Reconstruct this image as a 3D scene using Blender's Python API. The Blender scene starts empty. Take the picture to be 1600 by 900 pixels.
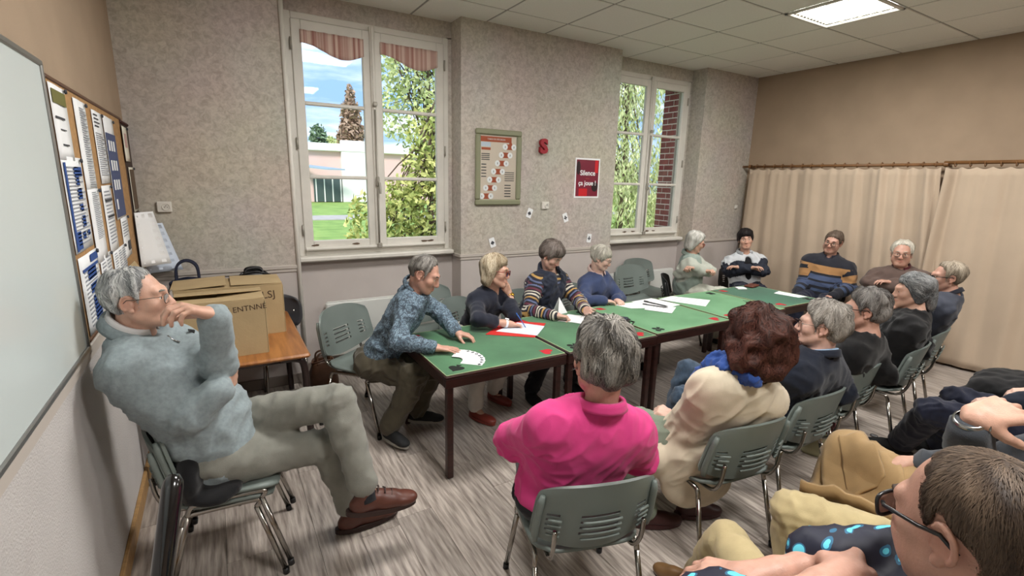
import bpy, math, random
import numpy as np
from mathutils import Vector, Matrix
random.seed(7); RNG = np.random.RandomState(7)
D = bpy.data; SC = bpy.context.scene; COL = SC.collection; PI = math.pi
# ------------------------------------------------------------ camera
cam = D.objects.new('camera', D.cameras.new('camera')); COL.objects.link(cam)
cam.data.sensor_width = 36.0; cam.data.lens = 764.24*36/1600; cam.data.clip_start = 0.02; cam.data.clip_end = 500
RT, UP, FW = (0.85923,-0.51106,0.02311), (0.09036,0.19606,0.97642), (0.50354,0.83688,-0.21464)
cam.matrix_world = Matrix(((RT[0],UP[0],-FW[0],0),(RT[1],UP[1],-FW[1],0),(RT[2],UP[2],-FW[2],1.95),(0,0,0,1)))
SC.camera = cam
# ------------------------------------------------------------ view and sky
vs = SC.view_settings; vs.view_transform = 'Standard'; vs.look = 'None'; vs.gamma = 1; vs.use_curve_mapping = False; vs.exposure = 0.0
W = D.worlds.new('sky'); SC.world = W; W.use_nodes = True
nt = W.node_tree; nt.nodes.clear()
def wn(t, **k):
    n = nt.nodes.new(t)
    for a, b in k.items(): setattr(n, a, b)
    return n
tc = wn('ShaderNodeTexCoord'); mp = wn('ShaderNodeMapping'); mp.inputs['Scale'].default_value = (1.6, 1.6, 9.0)
nz = wn('ShaderNodeTexNoise'); nz.inputs['Scale'].default_value = 2.2; nz.inputs['Detail'].default_value = 6; nz.inputs['Roughness'].default_value = .55
cr = wn('ShaderNodeValToRGB'); cr.color_ramp.elements[0].position = .40; cr.color_ramp.elements[0].color = (.25,.42,.70,1)
cr.color_ramp.elements[1].position = .60; cr.color_ramp.elements[1].color = (.86,.90,.97,1)
e = cr.color_ramp.elements.new(.5); e.color = (.45,.58,.80,1)
bg = wn('ShaderNodeBackground'); bg.inputs['Strength'].default_value = 1.9
wo = wn('ShaderNodeOutputWorld')
nt.links.new(tc.outputs['Generated'], mp.inputs['Vector']); nt.links.new(mp.outputs['Vector'], nz.inputs['Vector'])
nt.links.new(nz.outputs['Fac'], cr.inputs['Fac']); nt.links.new(cr.outputs['Color'], bg.inputs['Color']); nt.links.new(bg.outputs['Background'], wo.inputs['Surface'])
sun = D.objects.new('sun', D.lights.new('sun', 'SUN')); COL.objects.link(sun)
sun.data.energy = 4.0; sun.data.angle = math.radians(15); sun.data.color = (1,.95,.86)
sun.rotation_euler = (math.radians(48), 0, math.radians(-35))     # from behind the building: the garden is front-lit, no beam enters
# room lamps: powers of the recessed ceiling panels (the lamp itself is made by make_panel_light)
PANEL_POWER = 74.0
ROOM = dict(x0=-.55, x1=7.1, y0=-2.6, y1=4.82, yr=5.08, z=3.52)

# ------------------------------------------------------------ materials
MATS = {}
def mat(name, col, rough=.7, metal=0, var=0, vscale=8, bump=0, bscale=60, col2=None, detail=4, spec=.5, stretch=None, sheen=0, trans=0, obj_rand=0, emit=0, coat=0, sss=0):
    if name in MATS: return MATS[name]
    m = D.materials.new(name); m.use_nodes = True; MATS[name] = m
    t = m.node_tree; b = t.nodes['Principled BSDF']; L = t.links.new
    col = tuple(col)+(1,) if len(col) == 3 else col
    b.inputs['Base Color'].default_value = col; b.inputs['Roughness'].default_value = rough; b.inputs['Metallic'].default_value = metal
    b.inputs['Specular IOR Level'].default_value = spec
    if sheen: b.inputs['Sheen Weight'].default_value = sheen
    if trans: b.inputs['Transmission Weight'].default_value = trans
    if coat: b.inputs['Coat Weight'].default_value = coat
    if sss: b.inputs['Subsurface Weight'].default_value = sss; b.inputs['Subsurface Radius'].default_value = (.012,.005,.003)
    if emit: b.inputs['Emission Color'].default_value = col; b.inputs['Emission Strength'].default_value = emit
    co = t.nodes.new('ShaderNodeTexCoord'); src = co.outputs['Object']
    if stretch:
        mm = t.nodes.new('ShaderNodeMapping'); mm.inputs['Scale'].default_value = stretch; L(src, mm.inputs['Vector']); src = mm.outputs['Vector']
    last = None
    if var or col2:
        n = t.nodes.new('ShaderNodeTexNoise'); n.inputs['Scale'].default_value = vscale; n.inputs['Detail'].default_value = detail; L(src, n.inputs['Vector'])
        r = t.nodes.new('ShaderNodeValToRGB'); r.color_ramp.elements[0].position = .34; r.color_ramp.elements[1].position = .66
        c2 = tuple(col2)+(1,) if col2 else tuple(min(1, c*(1+var)) for c in col[:3])+(1,)
        c1 = col if col2 else tuple(c*(1-var) for c in col[:3])+(1,)
        r.color_ramp.elements[0].color = c1; r.color_ramp.elements[1].color = c2
        L(n.outputs['Fac'], r.inputs['Fac']); last = r.outputs['Color']
    if obj_rand:
        oi = t.nodes.new('ShaderNodeObjectInfo'); hs = t.nodes.new('ShaderNodeHueSaturation'); ma = t.nodes.new('ShaderNodeMapRange')
        ma.inputs['To Min'].default_value = 1-obj_rand; ma.inputs['To Max'].default_value = 1+obj_rand
        L(oi.outputs['Random'], ma.inputs['Value']); L(ma.outputs['Result'], hs.inputs['Value'])
        if last: L(last, hs.inputs['Color'])
        else: hs.inputs['Color'].default_value = col
        last = hs.outputs['Color']
    if last: L(last, b.inputs['Base Color'])
    if bump:
        n2 = t.nodes.new('ShaderNodeTexNoise'); n2.inputs['Scale'].default_value = bscale; n2.inputs['Detail'].default_value = 5; L(src, n2.inputs['Vector'])
        bp = t.nodes.new('ShaderNodeBump'); bp.inputs['Strength'].default_value = bump; bp.inputs['Distance'].default_value = .01
        L(n2.outputs['Fac'], bp.inputs['Height']); L(bp.outputs['Normal'], b.inputs['Normal'])
    return m
def srgb(r, g, b):
    f = lambda c: (c/255/12.92) if c/255 <= .04045 else ((c/255+.055)/1.055)**2.4
    return (f(r), f(g), f(b))
M_white = mat('old_white_paint', srgb(214,211,203), .5, var=.05, vscale=5, bump=.15, bscale=30)
M_paper = mat('paper', srgb(236,238,240), .8, var=.02, vscale=4)
M_paper_blue = mat('paper_bluish', srgb(205,216,232), .8)
M_black = mat('black_plastic', srgb(24,24,26), .45)
M_chrome = mat('chrome', srgb(158,154,148), .2, 1, var=.05, vscale=30)
M_greyplastic = mat('grey_plastic', srgb(112,122,118), .42, var=.05, vscale=3, bump=.12, bscale=300)
M_darkwood = mat('dark_lacquered_wood', srgb(48,24,20), .32, var=.3, vscale=6, stretch=(1,1,8), bump=.05)
M_glass = None
def glass_mat():
    m = D.materials.new('window_glass'); m.use_nodes = True; t = m.node_tree; t.nodes.clear()
    o = t.nodes.new('ShaderNodeOutputMaterial'); mx = t.nodes.new('ShaderNodeMixShader'); tr = t.nodes.new('ShaderNodeBsdfTransparent'); gl = t.nodes.new('ShaderNodeBsdfGlossy')
    gl.inputs['Roughness'].default_value = .03; fr = t.nodes.new('ShaderNodeFresnel'); fr.inputs['IOR'].default_value = 1.3
    tr.inputs['Color'].default_value = (.97,.98,.97,1)
    t.links.new(fr.outputs['Fac'], mx.inputs['Fac']); t.links.new(tr.outputs[0], mx.inputs[1]); t.links.new(gl.outputs[0], mx.inputs[2]); t.links.new(mx.outputs[0], o.inputs['Surface'])
    return m
M_glass = glass_mat()

# ------------------------------------------------------------ mesh helpers
def nrm(v): v = np.asarray(v, float); return v/(np.linalg.norm(v)+1e-12)
class MB:
    def __init__(s): s.v = []; s.f = []; s.m = []
    def add(s, verts, faces, mi=0):
        o = len(s.v); s.v += [tuple(map(float, p)) for p in verts]; s.f += [tuple(i+o for i in f) for f in faces]; s.m += [mi]*len(faces); return s
    def box(s, c, size, bev=0, R=None, mi=0):
        hx, hy, hz = (a/2 for a in size); vs_ = []; fs = []
        if bev <= 0:
            vs_ = [(x,y,z) for x in (-hx,hx) for y in (-hy,hy) for z in (-hz,hz)]
            fs = [(0,1,3,2),(4,6,7,5),(0,4,5,1),(2,3,7,6),(0,2,6,4),(1,5,7,3)]
        else:
            b = min(bev, hx*.98, hy*.98, hz*.98); idx = {}
            for sx in (-1,1):
                for sy in (-1,1):
                    for sz in (-1,1):
                        for a in range(3):
                            p = [sx*(hx-b), sy*(hy-b), sz*(hz-b)]; p[a] = (sx*hx, sy*hy, sz*hz)[a]
                            idx[(sx,sy,sz,a)] = len(vs_); vs_.append(tuple(p))
            for a in range(3):
                b1, c1 = (a+1) % 3, (a+2) % 3
                for sg in (-1,1):
                    q = []
                    for (u, w) in ((-1,-1),(1,-1),(1,1),(-1,1)):
                        k = [0,0,0]; k[a] = sg; k[b1] = u; k[c1] = w; q.append(idx[(k[0],k[1],k[2],a)])
                    fs.append(tuple(q) if sg > 0 else tuple(q[::-1]))
                for u in (-1,1):
                    for w in (-1,1):
                        k0 = [0,0,0]; k0[b1] = u; k0[c1] = w; k0[a] = -1; k1 = list(k0); k1[a] = 1
                        q = [idx[tuple(k0)+(b1,)], idx[tuple(k1)+(b1,)], idx[tuple(k1)+(c1,)], idx[tuple(k0)+(c1,)]]
                        fs.append(tuple(q) if u*w > 0 else tuple(q[::-1]))
            for sx in (-1,1):
                for sy in (-1,1):
                    for sz in (-1,1):
                        q = [idx[(sx,sy,sz,a)] for a in range(3)]
                        fs.append(tuple(q) if sx*sy*sz > 0 else tuple(q[::-1]))
        P = np.array(vs_)
        if R is not None: P = P @ np.array(R).T
        return s.add(P+np.array(c), fs, mi)
    def tube(s, path, r, n=10, mi=0, closed=False, cap=True, flat=None):
        P = np.array(path, float); N = len(P); rr = np.broadcast_to(np.array(r, float), (N,)) if np.ndim(r) <= 1 else r
        T = np.zeros_like(P)
        if closed: T = np.roll(P,-1,0)-np.roll(P,1,0)
        else: T[1:-1] = P[2:]-P[:-2]; T[0] = P[1]-P[0]; T[-1] = P[-1]-P[-2]
        T /= np.linalg.norm(T, axis=1)[:,None]+1e-12
        a = np.array([0,0,1.]) if abs(T[0,2]) < .9 else np.array([1.,0,0]); u = nrm(a-T[0]*(a@T[0])); vs_ = []
        for i in range(N):
            u = nrm(u-T[i]*(u@T[i])); w = np.cross(T[i], u)
            for k in range(n):
                an = 2*PI*k/n; q = u*math.cos(an)+w*math.sin(an)*(flat or 1); vs_.append(P[i]+q*rr[i])
        fs = []
        for i in range(N if closed else N-1):
            j = (i+1) % N
            for k in range(n): fs.append((i*n+k, i*n+(k+1)%n, j*n+(k+1)%n, j*n+k))
        if cap and not closed: fs += [tuple(range(n))[::-1], tuple(range((N-1)*n, N*n))]
        return s.add(vs_, fs, mi)
    def lathe(s, prof, c=(0,0,0), n=20, mi=0, R=None):
        vs_ = [(r*math.cos(2*PI*k/n), r*math.sin(2*PI*k/n), z) for r, z in prof for k in range(n)]; fs = []
        for i in range(len(prof)-1):
            for k in range(n): fs.append((i*n+k, i*n+(k+1)%n, (i+1)*n+(k+1)%n, (i+1)*n+k))
        P = np.array(vs_)
        if R is not None: P = P @ np.array(R).T
        return s.add(P+np.array(c), fs, mi)
    def poly(s, pts, thick, axis=(0,0,1), mi=0):
        P = np.array(pts, float); A = np.array(axis, float)*thick; n = len(P)
        fs = [tuple(range(n))[::-1], tuple(range(n, 2*n))]+[(i, (i+1)%n, n+(i+1)%n, n+i) for i in range(n)]
        return s.add(np.vstack([P, P+A]), fs, mi)
    def grid(s, F, mask=None, thick=0, mi=0):
        """F: (nu,nv,3) points -> sheet, optional thickness towards the sheet's back and holes where mask is False"""
        F = np.asarray(F, float); nu, nv = F.shape[:2]
        q = [(i*nv+j, (i+1)*nv+j, (i+1)*nv+j+1, i*nv+j+1) for i in range(nu-1) for j in range(nv-1) if mask is None or mask[i,j]]
        P = F.reshape(-1,3)
        if not thick: return s.add(P, q, mi)
        du = np.gradient(F, axis=0); dv = np.gradient(F, axis=1); Nn = np.cross(du, dv); Nn /= np.linalg.norm(Nn, axis=2)[...,None]+1e-12
        B = (F-Nn*thick).reshape(-1,3); n = len(P); from collections import Counter
        ed = Counter()
        for f in q:
            for a, b in zip(f, f[1:]+f[:1]): ed[(a,b)] += 1
        rim = [(b, a, a+n, b+n) for (a,b) in ed if (b,a) not in ed]
        return s.add(np.vstack([P,B]), q+[tuple(i+n for i in f[::-1]) for f in q]+rim, mi)
    def build(s, name, mats, parent=None, smooth=False, loc=None, kind=None, auto=None):
        me = D.meshes.new(name); me.from_pydata(s.v, [], s.f)
        for m in (mats if isinstance(mats, (list,tuple)) else [mats]): me.materials.append(m)
        me.polygons.foreach_set('material_index', s.m)
        if smooth: me.polygons.foreach_set('use_smooth', [True]*len(me.polygons))
        if auto is not None:
            me.polygons.foreach_set('use_smooth', [True]*len(me.polygons)); me.set_sharp_from_angle(angle=math.radians(auto))
        me.update()
        return link(name, me, parent, loc, kind)
def link(name, me, parent=None, loc=None, kind=None):
    o = D.objects.new(name, me); COL.objects.link(o)
    if parent is not None: o.parent = parent
    if loc is not None: o.location = loc
    if kind: o['kind'] = kind
    return o
def tag(o, label, cat, group=None):
    o['label'] = label; o['category'] = cat
    if group: o['group'] = group
    return o
def thing(name, label, cat, loc=(0,0,0), rz=0, group=None):
    o = D.objects.new(name, None); COL.objects.link(o); o.location = loc; o.rotation_euler = (0,0,rz); o.empty_display_size = .1
    return tag(o, label, cat, group)
def dup_tree(o, parent=None):
    c = o.copy(); COL.objects.link(c)
    if parent is not None: c.parent = parent
    for ch in list(o.children): dup_tree(ch, c)
    return c
def rotz(a): c, s_ = math.cos(a), math.sin(a); return np.array([[c,-s_,0],[s_,c,0],[0,0,1]])
def rotx(a): c, s_ = math.cos(a), math.sin(a); return np.array([[1,0,0],[0,c,-s_],[0,s_,c]])
def roty(a): c, s_ = math.cos(a), math.sin(a); return np.array([[c,0,s_],[0,1,0],[-s_,0,c]])
def text(name, body, size, m, parent, loc, rot, align='CENTER', ext=.0006, bold=False, sx=1):
    cu = D.curves.new(name, 'FONT'); cu.body = body; cu.size = size; cu.align_x = align; cu.align_y = 'CENTER'; cu.extrude = ext; cu.resolution_u = 3
    if bold: cu.offset = size*(.05 if bold == 2 else .02)
    cu.materials.append(m); tmp = D.objects.new(name, cu); COL.objects.link(tmp)
    bpy.context.view_layer.update()
    me = D.meshes.new_from_object(tmp.evaluated_get(bpy.context.evaluated_depsgraph_get())); D.objects.remove(tmp)
    o = link(name, me, parent, loc); o.rotation_euler = rot; o.scale = (sx,1,1)
    return o
def smoothpath(pts, n=6):
    P = [np.array(p, float) for p in pts]; out = []
    for i in range(len(P)-1):
        p0 = P[max(i-1,0)]; p1 = P[i]; p2 = P[i+1]; p3 = P[min(i+2,len(P)-1)]
        for k in range(n):
            t = k/n; out.append(.5*((2*p1)+(-p0+p2)*t+(2*p0-5*p1+4*p2-p3)*t*t+(-p0+3*p1-3*p2+p3)*t**3))
    out.append(P[-1]); return out

# ------------------------------------------------------------ room shell
x0, x1, y0, y1, yr, ZC = (ROOM[k] for k in ('x0','x1','y0','y1','yr','z'))
def wallpaper():
    m = D.materials.new('mottled_wallpaper'); m.use_nodes = True; t = m.node_tree; b = t.nodes['Principled BSDF']; L = t.links.new
    co = t.nodes.new('ShaderNodeTexCoord'); n = t.nodes.new('ShaderNodeTexNoise'); n.inputs['Scale'].default_value = 24; n.inputs['Detail'].default_value = 7; n.inputs['Roughness'].default_value = .68; n.inputs['Distortion'].default_value = .8
    r = t.nodes.new('ShaderNodeValToRGB'); r.color_ramp.elements[0].position = .36; r.color_ramp.elements[0].color = srgb(172,164,154)+(1,); r.color_ramp.elements[1].position = .62; r.color_ramp.elements[1].color = srgb(202,195,185)+(1,)
    n2 = t.nodes.new('ShaderNodeTexNoise'); n2.inputs['Scale'].default_value = 1.3; mx = t.nodes.new('ShaderNodeMix'); mx.data_type = 'RGBA'; mx.blend_type = 'MULTIPLY'; mx.inputs['Factor'].default_value = .22
    L(co.outputs['Object'], n.inputs['Vector']); L(co.outputs['Object'], n2.inputs['Vector']); L(n.outputs['Fac'], r.inputs['Fac']); L(r.outputs['Color'], mx.inputs['A']); L(n2.outputs['Color'], mx.inputs['B']); L(mx.outputs['Result'], b.inputs['Base Color'])
    bp = t.nodes.new('ShaderNodeBump'); bp.inputs['Strength'].default_value = .25; bp.inputs['Distance'].default_value = .004; L(n.outputs['Fac'], bp.inputs['Height']); L(bp.outputs['Normal'], b.inputs['Normal'])
    b.inputs['Roughness'].default_value = .75
    return m
M_wall = wallpaper()
M_wall_low = mat('plain_grey_wallpaper', srgb(188,180,176), .8, var=.03, vscale=4, bump=.1, bscale=200)
M_wall_lowleft = mat('pale_textured_wallpaper', srgb(196,192,190), .8, var=.03, vscale=5, bump=.5, bscale=120)
M_tan = mat('tan_fabric_wallpaper', srgb(164,143,121), .85, var=.05, vscale=3, bump=.35, bscale=350)
M_rail = mat('painted_rail', srgb(186,178,170), .6)
RZ = 1.12
b = MB(); b.box(((x0+x1)/2,(y0+5.4)/2,-.06),(x1-x0+1.2,5.4-y0,.10)); floor = b.build('floor', mat('floor_base', srgb(70,62,55), .8), kind='structure')
M_plank = mat('grey_oak_vinyl', srgb(122,112,105), .36, col2=srgb(186,176,167), vscale=5, stretch=(9,.8,1), detail=9, obj_rand=.13, bump=.12, bscale=18)
pw, pl = .215, 1.45
pm = None; row = 0; xx = x0
while xx < x1:
    yy = y0-RNG.uniform(0, pl)
    while yy < 5.1:
        a0, a1 = max(yy,y0), min(yy+pl,5.1)
        if a1-a0 > .02:
            if a1-a0 > pl-.001 and pm is not None: o = link('plank', pm, floor)
            else:
                b = MB(); b.box((0,0,-.005),(pw-.0016,a1-a0-.0016,.010),.0008); o = b.build('plank', M_plank, floor)
                if a1-a0 > pl-.001: pm = o.data
            o.location = (xx+pw/2,(a0+a1)/2,0)
        yy += pl
    xx += pw
# ceiling: 0.72 grid of panels, one bay is the lamp
b = MB(); b.box(((x0+x1)/2,(y0+5.4)/2,ZC+.2),(x1-x0+.8,5.4-y0,.06)); ceiling = b.build('ceiling', M_rail, kind='structure')
TX, TY = .72, .70; GX, GY = 4.69, 4.42
M_tile = mat('ceiling_tile', srgb(232,230,222), .9, var=.02, vscale=60, bump=.3, bscale=250); M_grid = mat('ceiling_grid', srgb(150,148,140), .6)
LIGHTS = [(0,-3),(-5,-3),(0,-7),(-5,-7)]          # cells (i,j) holding a lamp panel
xs = [GX+TX*i for i in range(-8,5)]; ys = [GY+TY*j for j in range(-11,3)]
tm = {}
for i in range(-8,4):
    for j in range(-11,2):
        if (i,j) in LIGHTS: continue
        a0, a1 = max(GX+TX*i, x0), min(GX+TX*(i+1), x1); c0, c1 = max(GY+TY*j, y0), min(GY+TY*(j+1), yr)
        if a1-a0 < .02 or c1-c0 < .02: continue
        k = (round(a1-a0,3), round(c1-c0,3))
        if k not in tm:
            b = MB(); b.box((0,0,.01),(k[0]-.022,k[1]-.022,.018),.004); o = b.build('ceiling_tile', M_tile, ceiling); tm[k] = o.data
        else: o = link('ceiling_tile', tm[k], ceiling)
        o.location = ((a0+a1)/2,(c0+c1)/2,ZC)
for xg in xs:
    if x0 < xg < x1: b = MB(); b.box((xg,(y0+yr)/2,ZC+.012),(.024,yr-y0,.012)); b.build('grid_bar', M_grid, ceiling)
for yg in ys:
    if y0 < yg < yr: b = MB(); b.box(((x0+x1)/2,yg,ZC+.013),(x1-x0,.024,.012)); b.build('grid_bar', M_grid, ceiling)
M_lampwhite = mat('lamp_diffuser', (1,.98,.94), .5, emit=7.0); M_louvre = mat('lamp_louvre', srgb(225,225,215), .25, .6)
def make_panel_light(cx, cy, label, seen):
    t = thing('ceiling_light', label, 'light', (cx,cy,ZC), 0, 'recessed fluorescent ceiling panels')
    b = MB(); w_, d_ = TX-.05, TY-.05
    for s_ in (-1,1): b.box((s_*w_/2,0,-.004),(.03,d_+.03,.02),.003); b.box((0,s_*d_/2,-.004),(w_+.03,.03,.02),.003)
    b.build('frame', M_white, t)
    b = MB(); b.box((0,0,.05),(w_,d_,.012)); b.build('diffuser', M_lampwhite, t)
    for k in range(4): b = MB(); b.tube([(-w_/2+.03,-d_/2+d_*(k+.5)/4,.022),(w_/2-.03,-d_/2+d_*(k+.5)/4,.022)],.012,8); b.build('lamp_tube', M_lampwhite, t, smooth=True)
    for k in range(3): b = MB(); b.box((0,-d_/2+d_*(k+1)/4,.012),(w_-.03,.008,.03)); b.build('louvre_bar', M_louvre, t)
    b = MB()
    for k in range(1,12): b.box((-w_/2+w_*k/12,0,.016),(.003,d_-.03,.02))
    b.build('louvre_blades', M_louvre, t)
    L_ = D.lights.new('panel_light','AREA'); L_.shape = 'RECTANGLE'; L_.size = w_; L_.size_y = d_; L_.energy = PANEL_POWER; L_.color = (1,.975,.94)
    lo = D.objects.new('panel_lamp', L_); COL.objects.link(lo); lo.parent = t; lo.location = (0,0,-.02)
for (i,j), lab in zip(LIGHTS, ('bright recessed fluorescent ceiling panel with louvres, upper right of the picture','recessed fluorescent ceiling panel above the row of card tables, out of frame','recessed fluorescent ceiling panel behind the camera on the right, out of frame','recessed fluorescent ceiling panel behind the camera on the left, out of frame')):
    make_panel_light(GX+TX*(i+.5), GY+TY*(j+.5), lab, True)
# walls
def wallbox(name, boxes, mats):
    b = MB()
    for (c, s_, mi) in boxes: b.box(c, s_, 0, None, mi)
    return b.build(name, mats, kind='structure')
def span(a, b_): return ((a+b_)/2, abs(b_-a))
def bx3(xa,xb,ya,yb,za,zb,mi=0):
    (cx,sx),(cy,sy),(cz,sz) = span(xa,xb),span(ya,yb),span(za,zb); return ((cx,cy,cz),(sx,sy,sz),mi)
PX0, PX1, W1a, W2b = 2.24, 4.38, .60, 5.95        # pillar between the windows, outer edges of the two recesses
YO = 5.38                                          # outside face
WZ0, WZ1 = 1.19, 3.36
bl = []
for xa, xb in ((x0-.1,W1a),(PX0,PX1),(W2b,x1+.1)):
    bl += [bx3(xa,xb,y1,YO,0,RZ,1), bx3(xa,xb,y1,YO,RZ,ZC+.2,0)]
for xa, xb in ((W1a,PX0),(PX1,W2b)):
    bl += [bx3(xa,xb,yr-.02,YO,0,WZ0-.03,1), bx3(xa,xb,yr-.02,YO,WZ1,ZC+.2,0)]
for xa, xb in ((W1a,.655),(2.185,PX0),(PX1,4.435),(5.895,W2b)): bl.append(bx3(xa,xb,yr-.02,YO,WZ0-.05,WZ1+.01,0))
wallbox('wall_far', bl, [M_wall, M_wall_low])
wallbox('wall_left', [bx3(x0-.15,x0,y0,YO,0,1.19,1), bx3(x0-.15,x0,y0,YO,1.19,ZC+.2,0)], [M_tan, M_wall_lowleft])
wallbox('wall_right', [bx3(x1,x1+.15,y0,YO,0,ZC+.2,0)], [M_tan])
wallbox('wall_near', [bx3(x0-.1,x1+.1,y0-.15,y0,0,ZC+.2,0)], [M_tan])
# rails, beads, baseboards, wallpaper seam
def strip(name, boxes, m, bev=.004):
    b = MB()
    for (c, s_, _) in boxes: b.box(c, s_, bev)
    return b.build(name, m, kind='structure')
strip('trim_1', [bx3(x0,W1a+.005,y1-.018,y1,RZ-.005,RZ+.03), bx3(x0,W1a+.002,y1-.01,y1,RZ-.035,RZ-.005)], M_rail)
strip('trim_2', [bx3(PX0-.018,PX1,y1-.018,y1,RZ-.005,RZ+.03), bx3(PX0-.01,PX1,y1-.01,y1,RZ-.035,RZ-.005), bx3(PX0-.018,PX0,y1-.005,yr-.02,RZ-.005,RZ+.03)], M_rail)
strip('trim_3', [bx3(W2b,x1,y1-.018,y1,RZ-.005,RZ+.03)], M_rail)
strip('trim_4', [bx3(x0,x0+.02,y0,y1,1.165,1.20), bx3(x0,x0+.012,y0,y1,1.13,1.165)], M_rail)
b = MB(); b.tube([(W1a,y1-.006,.0),(W1a,y1-.006,ZC)],.02,10); b.build('trim_5', M_white, smooth=True, kind='structure')
M_base = mat('pale_wood_baseboard', srgb(168,132,86), .5, var=.12, vscale=6, stretch=(1,8,1))
strip('baseboard_left', [bx3(x0,x0+.02,y0,y1,0,.10)], M_base)
strip('baseboard_right', [bx3(x1-.02,x1,y0,y1,0,.10)], M_base)
strip('baseboard_far', [bx3(x0,W1a,y1-.02,y1,0,.10),bx3(W1a,PX0,yr-.04,yr-.02,0,.10),bx3(PX0,PX1,y1-.02,y1,0,.10),bx3(PX1,W2b,yr-.04,yr-.02,0,.10),bx3(W2b,x1,y1-.02,y1,0,.10)], mat('grey_baseboard', srgb(120,110,102), .6))
strip('baseboard_near', [bx3(x0,x1,y0,y0+.02,0,.10)], M_base)
# ------------------------------------------------------------ windows
M_wood_bare = mat('flaked_bare_wood', srgb(92,74,58), .8, var=.3, vscale=20)
M_hinge = mat('painted_iron', srgb(160,156,146), .45, .3)
M_valance = None
def valance_mat():
    m = D.materials.new('striped_valance'); m.use_nodes = True; t = m.node_tree; b = t.nodes['Principled BSDF']; L = t.links.new
    co = t.nodes.new('ShaderNodeTexCoord'); mp_ = t.nodes.new('ShaderNodeMapping'); mp_.inputs['Scale'].default_value = (22,0,0); L(co.outputs['Object'], mp_.inputs['Vector'])
    n = t.nodes.new('ShaderNodeTexNoise'); n.inputs['Scale'].default_value = 1.0; n.inputs['Detail'].default_value = 6; L(mp_.outputs['Vector'], n.inputs['Vector'])
    r = t.nodes.new('ShaderNodeValToRGB'); r.color_ramp.elements[0].position = .38; r.color_ramp.elements[0].color = srgb(150,92,84)+(1,); r.color_ramp.elements[1].position = .58; r.color_ramp.elements[1].color = srgb(214,190,178)+(1,)
    L(n.outputs['Fac'], r.inputs['Fac']); L(r.outputs['Color'], b.inputs['Base Color']); b.inputs['Roughness'].default_value = .9
    b.inputs['Transmission Weight'].default_value = 0
    return m
M_valance = valance_mat()
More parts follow.
